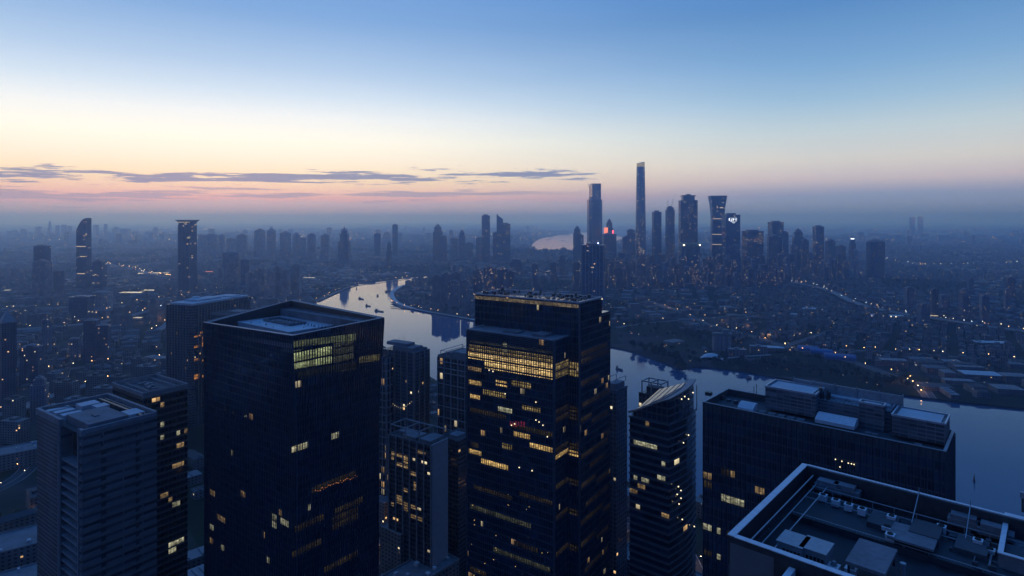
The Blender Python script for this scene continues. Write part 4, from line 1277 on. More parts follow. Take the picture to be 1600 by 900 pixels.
# ---- central glass tower
m_c = facade('central_curtain_wall', (.036, .050, .075), (.022, .040, .066), 1.5, 4.0, .84, .74, .016, .4, .55, rough=.07, run=2.0, wrough=.35, clump=1.3)
C = Hero(905, 474, 254.5, 34, 742, 953, 'glass_tower', 'central dark glass tower with a taller rear slab and brightly lit floors near its top', 'skyscraper')
W, L, z1 = C.W, C.L, 254.5
mb = MB(); ch = W * .28
mb.prism([(0, 0), (W, 0), (W, L), (0, L)], 0, z1 - 9, mt=0)
mb.prism([(0, 0), (W - ch, 0), (W - .5, ch * .7), (W - .5, L), (0, L)], z1 - 9, z1, mt=0, zt=[z1, z1 - .8, z1 - 5, z1 - 4, z1])
C.build(mb, 'curtain_wall', [m_c])
k888 = C.run(C.v, 888)                      # where the lower block meets the slab
pc = C.o + C.v * k888
kk = (866 - 800) / F
bb = (kk * pc.y - pc.x) / (-C.u.x + kk * C.u.y)     # how far the block stands forward
nc = pc - C.u * bb
zb = H - 190.0 / F * nc.y
L2 = Hero.run(type('q', (), {'o': nc})(), C.v, 730)
Y0, Y1 = k888, k888 + L2
mb = MB(); mb.prism([(-bb, Y0), (-.02, Y0), (-.02, Y1), (-bb, Y1)], 0, zb, mt=0); C.build(mb, 'front_block', [m_c])
mb = MB()
fins(mb, 'R', 0, W, 0, z1 - 9, 1.5, .35, .12); fins(mb, 'R', 0, W - ch, z1 - 9, z1, 1.5, .35, .12); fins(mb, 'L', 0, L, zb, z1, 3.0, .45, .16); fins(mb, 'L', 0, Y0, 0, zb, 1.5, .35, .12)
k = math.ceil(Y0 / 1.5)
while k * 1.5 < Y1: mb.box(-bb - .35, k * 1.5 - .06, 0, -bb - .01, k * 1.5 + .06, zb); k += 1
k = 1
while k * 1.5 < bb: mb.box(-bb + k * 1.5 - .06, Y0 - .35, 0, -bb + k * 1.5 + .06, Y0 - .01, zb); k += 1
C.build(mb, 'mullions', M['fin'])
mb = MB()
bands(mb, 'L', Y0, Y1, 0, zb - 16, 4.0, .5, .35, -bb); bands(mb, 'R', 0, W, 0, z1 - 9, 4.0, .38, .3)
bands(mb, 'L', Y0, Y1, zb - 15, zb, 1.0, .6, .22, -bb)
mb.box(-.5, -.5, 0, .4, .3, z1); mb.box(-bb - .5, Y0 - .5, 0, -bb + .5, Y0 + .4, zb); mb.box(-bb - .5, Y1 - .4, 0, -bb + .5, Y1 + .4, zb)
C.build(mb, 'floor_bands', M['fin'])
mb = MB()
for x in (-bb - .3,): mb.box(x, Y0, zb, x + 1.2, Y1, zb + .9)
mb.box(-bb, Y0 - .2, zb, 0, Y0 + 1, zb + .9); mb.box(-bb, Y1 - 1, zb, 0, Y1, zb + .9)
C.build(mb, 'terrace_parapet', M['grey_metal'])
mb = MB(); mb.box(-bb + 1, Y0 + 1, zb + .02, -.1, Y1 - 1, zb + .4); mb.box(-bb + 3, Y0 + 8, zb + .4, -3, Y0 + 16, zb + 1.8); mb.box(-bb + 4, Y0 + 26, zb + .4, -4, Y0 + 36, zb + 1.4); C.build(mb, 'terrace', M['roof_grey'])
mb = MB(); mb.box(-.45, .2, z1 - 2.6, -.06, L - .2, z1 - .7); C.build(mb, 'cornice_light', room('cornice_glow', (190, 160, 110), (250, 226, 180), .34, bay=3.0, floor=60, mull=.1))
mb = MB(); parapet(mb, W - ch, L, z1 - .5, z1 + .7, .6); C.build(mb, 'roof_coping', M['steel_edge'])
mb = MB()
for i in range(70): mb.cyl(R.uniform(2, W - ch - 2), R.uniform(2, L - 2), z1 + .02, z1 + R.uniform(.4, 1.9), R.uniform(.3, 1.1), n=6)
mb.pieces('roof_plant', M['dark_metal'], C.root)
mb = MB()
for i in range(9): a = i / 8; mb.blob((W - ch + ch * a, ch * .7 * a - .2, z1 - .6 - 4 * a), .35)
C.build(mb, 'cornice_lamps', room_dots)
room_c = room('room_bright_floors', (214, 150, 70), (255, 234, 165), 1.3, bay=1.5, floor=4.0, mull=.2)
room_c2 = room('room_upper_floors', (130, 110, 70), (235, 205, 130), .55, bay=1.5, floor=2.0, mull=.25)


def fieldL(px0, px1, dz0, dz1, mat, nm='lit_floor'):
    """a lit strip on the front block between two heights below its roof"""
    def al(px):
        q = (px - 800) / F
        return Y0 + (q * nc.y - nc.x) / (C.v.x - q * C.v.y)
    a = sorted((al(px0), al(px1)))
    mb = MB(); wallquad(mb, 'L', a[0], a[1], zb - dz1, zb - dz0, -bb, .06)
    C.build(mb, nm, mat)


fieldL(730.5, 864, 12.5, 16.2, room_c); fieldL(733, 864, 8.2, 12.0, room_c2); fieldL(757, 864, 16.8, 20.4, room_c); fieldL(733, 864, 5.6, 8.0, room_dim)
fieldL(795, 864, 8.4, 12.2, room_c2); fieldL(786, 792, 4.6, 9.5, room_white)
for a, b2, z0, z_1, mt in ((731, 752, 20.8, 24, room_amber), (733, 752, 28.6, 31.5, room_warm), (775, 792, 26, 29, room_warm), (755, 790, 32.6, 36, room_c2), (800, 830, 24.5, 28, room_c2), (735, 750, 36.8, 40, room_warm),
                          (778, 800, 40.6, 43.6, room_white), (815, 845, 37, 40, room_c2), (803, 828, 52.5, 55.5, room_warm), (828, 864, 56.6, 59.6, room_warm), (785, 800, 60.5, 64, room_c2), (733, 752, 68.6, 71.8, room_warm), (752, 794, 72.4, 75.8, room_warm), (736, 748, 64.4, 68, room_mesh), (800, 864, 48.4, 51.6, room_mesh),
                          (812, 864, 84.8, 88, room_mesh), (803, 840, 112.5, 115.6, room_mesh), (735, 760, 136.5, 139.6, room_mesh), (740, 800, 88.8, 91.6, room_mesh), (735, 790, 44.6, 47.6, room_mesh), (770, 860, 120.5, 123.6, room_dim), (735, 830, 100.5, 103.6, room_dim)):
    fieldL(a, b2, z0, z_1, mt, 'lit_window')
for z0, z_1, mt in ((12.4, 16, room_c2), (17, 20.3, room_c2), (36.8, 40, room_mesh), (41, 44, room_mesh), (57, 60, room_mesh), (61, 63.8, room_warm), (76.6, 79.6, room_mesh), (93, 96, room_mesh), (112.5, 115.6, room_mesh)):
    mb = MB(); wallquad(mb, 'R', -bb + .6, -.4, zb - z_1, zb - z0, Y0, .06); C.build(mb, 'lit_window', mt)
    mb = MB(); wallquad(mb, 'L', .6, Y0 - .4, zb - z_1 - 1, zb - z0 - 1, 0, .06); C.build(mb, 'lit_window', mt)
W_all = C.W; C.W = W - .5
lit(C, 'R', [(907, 547, 948, 552), (907, 560, 930, 566), (932, 553, 950, 561), (908, 592, 935, 600), (907, 655, 925, 660), (924, 646, 950, 654), (907, 704, 935, 712), (926, 695, 950, 704), (908, 752, 930, 760), (932, 740, 952, 748), (907, 800, 940, 808), (910, 628, 930, 634), (930, 610, 952, 618), (945, 672, 952, 680), (908, 845, 930, 852), (915, 770, 950, 776), (932, 830, 950, 836), (943, 856, 950, 864), (912, 880, 940, 886), (940, 790, 952, 796), (920, 720, 945, 726)], room_mesh, 1.5, 4.0)
C.W = W_all
mb = MB()
for px, py in [(838, 656), (843, 659), (849, 664), (800, 664), (805, 662), (790, 615), (812, 730), (832, 735), (771, 580), (765, 578), (856, 682), (838, 628)]:
    q = (px - 800) / F; aa = Y0 + (q * nc.y - nc.x) / (C.v.x - q * C.v.y); pw = nc + C.v * (aa - Y0); mb.blob((-bb - .5, aa, H - (py - HY) / F * pw.y), .4)
mb.pieces('ceiling_lamp', room_dots, C.root)
mb = MB()
for i in range(60):
    aa = R.uniform(Y0 + 1, Y1 - 1); z = R.uniform(40, 150); mb.blob((-bb - .4, aa, z), R.uniform(.12, .26))
C.build(mb, 'desk_lamps', lamp('desk_lamp', lin(240, 200, 130), 1.2))
mb = MB()
for i in range(6):
    q = (798 + i * 4.2 - 800) / F; aa = Y0 + (q * nc.y - nc.x) / (C.v.x - q * C.v.y); pw = nc + C.v * (aa - Y0); mb.box(-bb - .4, aa - .5, H - (662 + (i % 3) - HY) / F * pw.y - 1, -bb - .08, aa + .3, H - (658 + i % 2 - HY) / F * pw.y)
C.build(mb, 'red_sign', lamp('red_glow', lin(190, 50, 70), .22))

# ---- towers right of the centre
N1 = Hero(963, 612, 168.0, 40, 945, 974, 'dark_tower', 'narrow dark tower showing just right of the central glass tower', 'office tower')
W, L, z1 = N1.W + 6, N1.L, 168.0
mb = MB(); mb.prism([(0, 0), (W, 0), (W, L), (0, L)], 0, z1); N1.build(mb, 'wall', m_dk)
mb = MB(); mb.box(1.5, 1.5, z1 + .02, W - 1.5, L - 1.5, z1 + 5); mb.box(-.3, -.3, z1 + .02, W + .3, .5, z1 + 1.2); mb.pieces('roof_plant', M['roof_grey'], N1.root)
mb = MB()
for x, y in ((1, 1), (W - 1, 1), (1, L - 1), (W - 1, L - 1)): mb.bar((x, y, z1 + 5), (x, y, z1 + 9), .4)
mb.bar((1, 1, z1 + 9), (W - 1, 1, z1 + 9), .4); mb.bar((1, L - 1, z1 + 9), (W - 1, L - 1, z1 + 9), .4); N1.build(mb, 'roof_frame', M['grey_metal'])
N2 = Hero(1033, 622, 176.0, 40, 998, 1047, 'dark_tower', 'dark tower with an open steel frame on its roof behind the curved-roof tower', 'office tower')
W, L, z1 = N2.W, N2.L, 176.0
mb = MB(); mb.prism([(0, 0), (W, 0), (W, L), (0, L)], 0, z1); N2.build(mb, 'wall', m_dk)
mb = MB(); mb.box(4, 3, z1 + .02, W - 3, L - 4, z1 + 5); mb.box(-.3, -.3, z1 + .02, W + .3, .6, z1 + 1); mb.box(-.3, .6, z1 + .02, .6, L, z1 + 1); mb.pieces('roof_plant', M['roof_dark'], N2.root)
mb = MB()
xs = (2, W - 1.5); ys = (1, L * .5, L - 1.5)
for x in xs:
    for y in ys: mb.bar((x, y, z1), (x, y, z1 + 9), .7)
    mb.bar((x, ys[0], z1 + 9), (x, ys[-1], z1 + 9), .8)
for y in ys: mb.bar((xs[0], y, z1 + 9), (xs[1], y, z1 + 9), .8)
N2.build(mb, 'roof_frame', M['grey_metal'])
N3 = Hero(1046, 664, 188.0, 39, 984, 1087, 'curved_roof_tower', 'banded tower with a swooping canopy that rises to the right, on the river side', 'office tower')
W, L, z1 = N3.W, N3.L, 188.0
m_n3 = facade('banded_glass_wall', (.09, .095, .115), (.018, .028, .045), 2.4, 4.0, 1.0, .72, .007, .8, .6, rough=.1, run=2)
edge_ = [(0, 0), (W * .25, -1.4), (W * .5, -2.2), (W * .75, -1.6), (W, 0)]      # right face bulges gently
mb = MB(); mb.prism(edge_ + [(W, L), (0, L)], 0, z1); N3.build(mb, 'wall', m_n3)
mb = MB()
z = 4.0
while z < z1 + 1:
    mb.box(-1.0, -.1, z - .45, -.02, L + .2, z + .45)
    for i in range(4):
        a, b2 = edge_[i], edge_[i + 1]; mb.bar((a[0], a[1] - .25, z), (b2[0], b2[1] - .25, z), .4, .35)
    z += 4.0
N3.build(mb, 'floor_bands', plain('n3_band', (.11, .11, .125), .7))
mb = MB()                                   # glazed crown whose edge sweeps up to the right, roof falling away to the river
cb = [(1.2, 1.0), (W * .35, -.3), (W * .7, -.4), (W - 1, 1.0), (W - 1, L - 1.5), (1.2, L - 1.5)]
ct = [14.0, 15.0, 16.0, 16.8, 8.0, 2.2]
mb.prism(cb, z1, z1 + 8, zt=[z1 + t_ for t_ in ct])
N3.build(mb, 'crown', m_n3)
mb = MB()                                   # pale blade along the rising edge, broadest at the high end
path_ = [(-.6, L + .4, 2.4), (-.6, L * .8, 4.6), (-.6, L * .6, 7.2), (-.6, L * .4, 9.8), (-.6, L * .2, 12.2), (-.4, -.4, 14.4), (W * .25, -1.8, 15.4), (W * .5, -2.4, 16.2), (W * .75, -1.8, 16.9), (W + .8, .2, 17.4)]
inw = [.6, 1.0, 1.3, 1.6, 1.8, 2.1, 2.6, 3.2, 4.0, 4.8]
def inner(i):
    x, y, z = path_[i]; k = inw[i]
    return (x + k * (.9 if i < 6 else .1), y + (k * .3 if i < 5 else k), z - k * .12)
for i in range(9):
    p, q_, a_, b_ = path_[i], path_[i + 1], inner(i), inner(i + 1)
    U = lambda v, d: (v[0], v[1], z1 + v[2] + d)
    mb.face([U(p, 0), U(q_, 0), U(b_, 0), U(a_, 0)]); mb.face([U(a_, -.7), U(b_, -.7), U(q_, -.7), U(p, -.7)])
    mb.face([U(p, -.7), U(q_, -.7), U(q_, 0), U(p, 0)]); mb.face([U(b_, -.7), U(a_, -.7), U(a_, 0), U(b_, 0)])
    c_ = (a_[0] + 1.6, a_[1] + 1.4, a_[2] - .6); d_ = (b_[0] + 1.6, b_[1] + 1.4, b_[2] - .6)
    mb.bar(U(c_, 0), U(d_, 0), .5)
N3.build(mb, 'canopy', plain('canopy_metal', (.17, .18, .20), .5, .2))
mb = MB()
for i in range(8): mb.cuts.append(len(mb.f)); mb.bar((-.5, L * (.05 + .125 * i), z1), (-.5, L * (.05 + .125 * i), z1 + 14 - 12 * (.05 + .125 * i)), .3)
for i in range(7): mb.cuts.append(len(mb.f)); mb.bar((W * (.08 + .14 * i), -1.8, z1), (W * (.08 + .14 * i), -1.8, z1 + 15), .3)
mb.pieces('canopy_post', M['fin'], N3.root)
lit(N3, 'L', [(992, 690, 1000, 697), (1003, 692, 1012, 698), (1015, 694, 1028, 701), (1031, 722, 1038, 731), (1030, 742, 1042, 752), (1003, 752, 1012, 758), (990, 748, 996, 752)], room_white, 2.4, 4.0)
lit(N3, 'L', [(1010, 666, 1016, 669), (1034, 806, 1043, 811), (998, 755, 1006, 760), (987, 765, 996, 768)], room_amber, 2.4, 4.0)
mb = MB()
for px, py in [(1052, 758), (1056, 764), (1056, 776), (1058, 809), (1050, 770), (1053, 785), (1077, 820), (1060, 690), (1068, 678), (1062, 618), (1057, 622), (1068, 622), (1075, 612)]:
    a, z = N3.on('R', px, py); mb.blob((a, -3, z), .45)
N3.build(mb, 'wall_lamps', room_dots)

# ---- wide dark building on the right with roof-top plant houses
m_d = facade('wide_dark_wall', (.045, .058, .08), (.020, .034, .058), 2.2, 4.1, .8, .8, .0, .8, .8, rough=.09, clump=1)
D = Hero(1478, 706, 213.0, 41, 1098, 1491, 'dark_block', 'wide dark office block on the right with large plant houses on its roof', 'office block')
W, L, z1 = D.W, D.L, 213.0
W = max(W, 24)
DW = D.loc(at(1140, 608, z1)).x
W = max(W, DW)
mb = MB(); mb.prism([(0, 0), (W, 0), (W, L), (0, L)], 0, z1 - 3.2); D.build(mb, 'curtain_wall', m_d)
mb = MB(); fins(mb, 'L', 0, L, 0, z1 - .5, 2.2, .5, .16); fins(mb, 'R', 0, W, 0, z1 - .5, 2.2, .5, .16); D.build(mb, 'fins', M['fin'])
mb = MB(); parapet(mb, W, L, z1 - 3.2, z1 - .01, .7); D.build(mb, 'parapet_wall', M['roof_dark'])
mb = MB(); mb.box(-.15, -.15, z1, W + .1, .9, z1 + .25); mb.box(-.15, L - .9, z1, W + .1, L + .1, z1 + .25); mb.box(-.15, .9, z1, .5, L - .9, z1 + .25); mb.box(W - .5, .9, z1, W + .1, L - .9, z1 + .25); D.build(mb, 'coping', M['grey_metal'])
mb = MB(); mb.face([(.5, .5, z1 - 3.1), (W - .5, .5, z1 - 3.1), (W - .5, L - .5, z1 - 3.1), (.5, L - .5, z1 - 3.1)]); D.build(mb, 'roof', M['roof_dark'])
lit(D, 'L', [(1100, 736, 1114, 746), (1138, 744, 1152, 754), (1182, 758, 1192, 770)], room_amber, 2.2, 4.1)
lit(D, 'L', [(1118, 822, 1129, 836), (1118, 864, 1129, 880), (1102, 820, 1112, 828), (1126, 786, 1146, 792), (1140, 789, 1164, 797)], room_white, 2.2, 4.1)
lit(D, 'L', [(1100, 756, 1112, 764), (1126, 740, 1150, 746), (1136, 830, 1142, 838), (1098, 868, 1112, 876)], room_mesh, 2.2, 4.1)
mb = MB()
for px, py in [(1306, 717), (1316, 720), (1326, 723), (1331, 724), (1335, 725), (1313, 729)]:
    a, z = D.on('L', px, py); mb.blob((-.6, a, z), .28)
mb.pieces('ceiling_lamp', room_dots, D.root)
plant_wall = facade('plant_house_wall', (.17, .18, .20), (.085, .09, .10), 3.0, 1.6, .93, .7, 0, .5, .5, rough=.55, wrough=.6)
ZR = z1 - 3.1


def house(px0, py0, px1, py1, ztop, depth, name='plant_house', deckm='roof_pale', low=0.0):
    """a plant house whose left-facing wall runs between two photo points of its top edge (px0 = far end, px1 = near end)"""
    a = D.deck(px0, py0, ztop); c = D.deck(px1, py1, ztop)
    x = (a.x + c.x) / 2
    mb = MB()
    mb.box(x, c.y, ZR + .02 + low, x + depth, a.y, ztop - .8)
    o = D.build(mb, name, plant_wall)
    mb = MB(); mb.box(x + 1.6, c.y + 1.6, ztop - .8, x + depth - 1.6, a.y - 1.6, ztop - .35); q = mb.build('deck', M[deckm], o)
    mb = MB(); parapet(mb, x + depth + .2, a.y + .2, ztop - .8, ztop, .55, x - .2, c.y - .2); mb.build('coping', M['steel_edge'], o)
    return x, c.y, a.y


dp = 15.0
hx, h0, h1 = house(1196, 602, 1274, 616, 222.0, dp, low=1.5)
house(1392, 648, 1478, 660, 220.0, 15, low=1.5)
house(1342, 627, 1382, 633, 221.5, 4.5)
house(1290, 612, 1392, 640, 219.5, 9.0)
a = D.deck(1300, 600, 219.5)
mb = MB(); mb.box(hx + 5, D.deck(1392, 640, 219.5).y, ZR, hx + dp + 1, h0, 218.6); D.build(mb, 'rear_plant_house', plant_wall)
mb = MB(); mb.box(hx + dp + 1.2, D.deck(1400, 650, 219).y, ZR, hx + dp + 1.8, h1 - 8, 223.4)
for i in range(6):
    y_ = D.deck(1400, 650, 219).y + (h1 - 8 - D.deck(1400, 650, 219).y) * i / 5; mb.bar((hx + dp + 1.0, y_, ZR), (hx + dp + 1.0, y_, 224.2), .4)
D.build(mb, 'screen_wall', M['grey_metal'])
mb = MB()                                   # cluster of pipes and a cooling stack in the gap
q = D.deck(1286, 612, 222)
for i in range(14): mb.cyl(q.x + R.uniform(0, 4), q.y + R.uniform(-2.5, 2.5), ZR, 217 + R.uniform(0, 6.5), R.uniform(.3, .9), n=8)
D.build(mb, 'cooling_stacks', M['dark_metal'])


def awning(px0, py0, px1, py1, x1off, zlow, name, label):
    a = D.deck(px0, py0, zlow); c = D.deck(px1, py1, zlow); x = (a.x + c.x) / 2
    mb = MB(); N = 7
    for i in range(N):
        f0, f1 = i / N, (i + 1) / N
        zz = lambda f: zlow + 1.8 * math.sin(f * math.pi * .62)
        mb.face([(x + x1off * f0, c.y, zz(f0)), (x + x1off * f1, c.y, zz(f1)), (x + x1off * f1, a.y, zz(f1)), (x + x1off * f0, a.y, zz(f0))])
        mb.face([(x + x1off * f0, c.y, zlow - 1.2), (x + x1off * f1, c.y, zlow - 1.2), (x + x1off * f1, c.y, zz(f1)), (x + x1off * f0, c.y, zz(f0))])
        mb.bar((x + x1off * f0, c.y, zz(f0) + .06), (x + x1off * f0, a.y, zz(f0) + .06), .12)
    mb.box(x, c.y, zlow - 1.4, x + .3, a.y, zlow)
    D.build(mb, name, M['white_metal'], label)


awning(1274, 654, 1334, 668, 7.5, 212.6, 'awning', 'white curved awning, larger of the two')
awning(1152, 636, 1176, 641, 6.5, 212.4, 'awning', 'small pale curved awning near the left corner')
mb = MB()
for i in range(5):
    a = D.deck(1195 + i * 15, 648 + i * 3.2, 210.4); mb.box(a.x, a.y, ZR, a.x + 3, a.y + 3.2, 211.4)
for px, py in ((1362, 678), (1370, 680), (1440, 696)):
    a = D.deck(px, py, 211); mb.box(a.x, a.y, ZR, a.x + 1.8, a.y + 2.4, 211.2)
mb.pieces('roof_plant', M['roof_grey'], D.root)
mb = MB()
for i in range(8):
    a = D.deck(1110 + i * 10, 616 + i * 3, 211); mb.box(a.x, a.y, ZR, a.x + R.uniform(1, 3), a.y + R.uniform(1, 3), 210.6 + R.uniform(0, 1.2))
for i in range(12): mb.bar((W - .4, L * (i + .5) / 12, z1), (W - .4, L * (i + .5) / 12, z1 + 1.2), .1)
for px, py in ((1182, 622), (1178, 626)): a = D.deck(px, py, 212); mb.bar((a.x, a.y, ZR), (a.x, a.y, 219), .2)
D.build(mb, 'roof_pipes', M['dark_metal'])

# ---- nearest roof, lower right corner
ZE = 250.0
Lc = at(1138, 836, ZE)
E = Hero(1138, 836, ZE, 42, 1100, 1255, 'roof_building', 'nearest building at the lower right, sunken roof crowded with cooling units', 'office block', L=1)
uu = E.W                                     # depth of the roof, near edge to back edge
LEN = 74.0                                   # the front edge runs towards the camera and right
m_e = facade('near_panel_wall', (.09, .10, .12), (.018, .028, .045), 1.2, 4.2, .55, .85, .003, .7, .3, rough=.12, wrough=.6)
mb = MB(); mb.prism([(0, -LEN), (uu, -LEN), (uu, 0), (0, 0)], 0, ZE - 4.6); E.build(mb, 'wall', m_e)
TOP = .8
mb = MB()
mb.box(0, -LEN, ZE - 4.6, 1.0, 0, ZE - .02); mb.box(uu - .9, -LEN, ZE - 4.6, uu, 0, ZE - .02); mb.box(1.0, -TOP, ZE - 4.6, uu - .9, 0, ZE - .02)
E.build(mb, 'parapet', M['dark_metal'])
mb = MB()                                    # coping laid in separate slabs
n_ = int(uu / 1.8)
for i in range(n_):
    mb.box(uu * i / n_ + .02, -TOP - .15, ZE - .02, uu * (i + 1) / n_ - .03, .15, ZE + .12)
n_ = int(LEN / 1.9)
for i in range(n_):
    mb.box(-.12, -TOP - .15 - (LEN - 2) * (i + 1) / n_ + .03, ZE - .02, .95, -TOP - .15 - (LEN - 2) * i / n_, ZE + .10)
    mb.box(uu - .45, -TOP - .15 - (LEN - 2) * (i + 1) / n_ + .03, ZE - .02, uu + .12, -TOP - .15 - (LEN - 2) * i / n_, ZE + .12)
E.build(mb, 'coping', M['white_metal'])
mb = MB(); mb.face([(.5, -LEN, ZE - 4.55), (uu - .5, -LEN, ZE - 4.55), (uu - .5, -1, ZE - 4.55), (.5, -1, ZE - 4.55)]); E.build(mb, 'roof', plain('roof_membrane', (.018, .021, .028), .8, var=.6, scale=.5))
mb = MB(); wallquad(mb, 'L', -7, -.3, 0, ZE - 1, 0, .05); E.build(mb, 'corner_panel', plain('corner_panel', (.13, .14, .15), .6, var=.1))
ZR2 = ZE - 4.5


def ep(px, py, z=ZR2):
    return E.deck(px, py, z)


mb = MB()                                    # raised inner deck and its kerb
a, c = ep(1215, 800), ep(1250, 760)
dk = [ep(1236, 812), ep(1268, 768), ep(1600, 850), ep(1570, 900)]
mb.box(dk[0].x, -LEN, ZR2, uu - 4.5, dk[0].y, ZR2 + 1.1)
E.build(mb, 'raised_deck', plain('raised_deck', (.028, .033, .042), .75, var=.45, scale=.4))
mb = MB()
x0 = dk[0].x
for x, z in ((2.6, ZR2 + 2.8), (4.6, ZR2 + 1.6), (x0 + .2, ZR2 + 1.5), (x0 + (uu - x0) * .45, ZR2 + 1.8), (uu - 4.6, ZR2 + 2.4), (uu - 6.2, ZR2 + 1.7)):
    mb.bar((x, -LEN, z), (x, -3.0, z), .14)
    y = -3.2
    while y > -LEN: mb.bar((x, y, ZR2), (x, y, z), .1); y -= 3.4
for y in (-3.5, -5.5): mb.bar((2, y, ZR2 + 2.5), (uu - 2, y, ZR2 + 2.5), .16)
mb.bar((1.6, -2.6, ZR2 + 3.6), (uu - 2.5, -2.6, ZR2 + 3.6), .18)
for y in (-20, -27.5, -35, -43): mb.bar((uu - 8, y, ZR2 + 2), (uu - .6, y, ZE + .4), .14); mb.bar((uu - .6, y, ZE), (uu - .6, y, ZE + 1.2), .12)
E.build(mb, 'roof_pipes', M['grey_metal'])
mb = MB()
for px, py, sx, sy, h in ((1330, 790, 6, 5, 2.2), (1390, 803, 6, 6, 2.2), (1352, 870, 5, 9, 3.4)):
    pass
for i in range(9):
    y = -14 - i * 6.2
    mb.box(uu - 12.5, y - 4.2, ZR2 + 1.1, uu - 6.8, y, ZR2 + 2.0 + (i % 2) * .5)
for i in range(16):
    x, y = R.uniform(1.5, 5.2), R.uniform(-LEN + 20, -4); mb.box(x, y, ZR2, x + R.uniform(.5, 1.3), y + R.uniform(.5, 2), ZR2 + R.uniform(.3, 1.0))
for i in range(30):
    x, y = R.uniform(x0, uu - 4), R.uniform(-LEN + 20, x0 * -1); mb.box(x, y, ZR2 + 1.1, x + R.uniform(.3, 1.2), y + R.uniform(.3, 1.2), ZR2 + 1.1 + R.uniform(.2, .9))
mb.pieces('duct_box', M['roof_dark'], E.root)
mb = MB()
for i in range(26):
    x, y = R.uniform(x0 + 1, uu - 7), R.uniform(-LEN + 22, -x0 - 2); l_ = R.uniform(2, 9)
    if R.random() < .6: mb.bar((x, y, ZR2 + 1.4), (x, y - l_, ZR2 + 1.4), R.uniform(.1, .3))
    else: mb.bar((x, y, ZR2 + 1.5), (min(uu - 6.5, x + l_), y, ZR2 + 1.5), R.uniform(.1, .3))
for i in range(14):
    x, y = R.uniform(1.4, 5.4), R.uniform(-LEN + 20, -5); mb.bar((x, y, ZR2 + .3), (x + R.uniform(-.3, .3), y - R.uniform(2, 8), ZR2 + .3), R.uniform(.1, .25))
E.build(mb, 'cable_runs', M['roof_grey'])


def prop(name, label, cat, px, py, zb_, parts, rot=None, group=None):
    p = at(px, py, zb_)
    root = empty(name, p, E.root.rotation_euler.z if rot is None else rot, label, cat, group)
    for nm, fn, mt in parts:
        q = MB(); fn(q); q.build(nm, mt, root)
    return root


def unit_parts(s, h):
    def cas(q): q.box(-s / 2, -s / 2, .25, s / 2, s / 2, h); q.box(-s / 2 - .05, -s / 2 - .05, h, s / 2 + .05, s / 2 + .05, h + .08)
    def feet(q):
        for sx in (-1, 1): q.box(sx * s * .38 - .08, -s / 2, 0, sx * s * .38 + .08, s / 2, .25)
    def fan(q):
        q.cyl(0, 0, h + .08, h + .22, s * .36, n=14)
        for k in range(4): q.bar((0, 0, h + .25), (s * .34 * math.cos(k * math.pi / 2), s * .34 * math.sin(k * math.pi / 2), h + .25), .07)
    return [('casing', cas, M['white_metal']), ('feet', feet, M['dark_metal']), ('fan', fan, M['black'])]


ZD = ZR2 + 1.1
for i, (px, py, ds) in enumerate([(1286, 784, 'first from the left of the row of four on the near roof'), (1306, 792, 'second of the row of four on the near roof'),
                                  (1326, 799, 'third of the row of four on the near roof'), (1347, 806, 'last of the row of four on the near roof'),
                                  (1393, 818, 'farthest of the three cooling units clustered mid-roof'), (1386, 830, 'middle of the three cooling units clustered mid-roof, lying lowest'),
                                  (1391, 847, 'nearest of the three cooling units clustered mid-roof, beside the flat square panel'), (1471, 834, 'lone cooling unit right of the flat square panel'),
                                  (1528, 856, 'taller cooling unit near the right edge of the near roof'), (1547, 866, 'low cooling unit beside the raised corner parapet')]):
    prop('cooling_unit', 'white fan unit, ' + ds, 'cooling unit', px, py, ZD, unit_parts(1.25 if i != 5 else 1.4, 1.3 if i not in (5, 9) else .8), group='cooling units on the near roof')


def big_unit(q): q.box(-2.2, -1.9, .3, 2.2, 1.9, 3.0); q.box(-2.3, -2.0, 3.0, 2.3, 2.0, 3.12)
def big_louv(q):
    for k in range(5): q.box(-2.3, -1.6 + k * .55, .8, -2.22, -1.25 + k * .55, 2.2)
def big_feet(q):
    for x in (-1.8, 1.8):
        for y in (-1.5, 1.5): q.box(x - .15, y - .15, 0, x + .15, y + .15, .3)
for px, py, ds in ((1240, 872, 'left one of two large square air handlers by the near roof edge'), (1276, 882, 'right one of two large square air handlers by the near roof edge')):
    prop('air_handler', 'pale cabinet, ' + ds, 'air handler', px, py, ZR2, [('casing', big_unit, M['grey_metal']), ('louvre', big_louv, M['black']), ('feet', big_feet, M['dark_metal'])], group='large air handlers')
def panelA(q): q.box(-3.2, -3.2, .9, 3.2, 3.2, 1.25)
def legsA(q):
    for x in (-2.8, 2.8):
        for y in (-2.8, 2.8): q.box(x - .12, y - .12, 0, x + .12, y + .12, .9)
prop('roof_cover', 'flat square blue-grey cover on short legs beside the clustered cooling units', 'roof cover', 1427, 848, ZD, [('sheet', panelA, M['roof_grey']), ('legs', legsA, M['dark_metal'])])
def panelB(q): q.box(-4.4, -2.6, 2.0, 4.4, 2.6, 2.5)
def legsB(q):
    for x in (-4, 4):
        for y in (-2.2, 2.2): q.box(x - .15, y - .15, 0, x + .15, y + .15, 2.0)
prop('roof_cover', 'long pale sheet cover sloping off the bottom edge, right of the air handlers', 'roof cover', 1362, 893, ZD, [('sheet', panelB, M['roof_grey']), ('legs', legsB, M['dark_metal'])])
def vent(q): q.cyl(0, 0, 0, 1.7, .32, n=12); q.cyl(0, 0, 1.7, 1.95, .42, n=12)
for px, py, ds in ((1219, 866, 'left of the air handlers'), (1267, 862, 'between the air handlers'), (1411, 900, 'near the bottom edge right of the long sheet cover')):
    prop('vent_pipe', 'short round vent pipe standing ' + ds, 'vent pipe', px, py, ZR2 + (1.1 if px > 1300 else 0), [('pipe', vent, M['grey_metal'])])
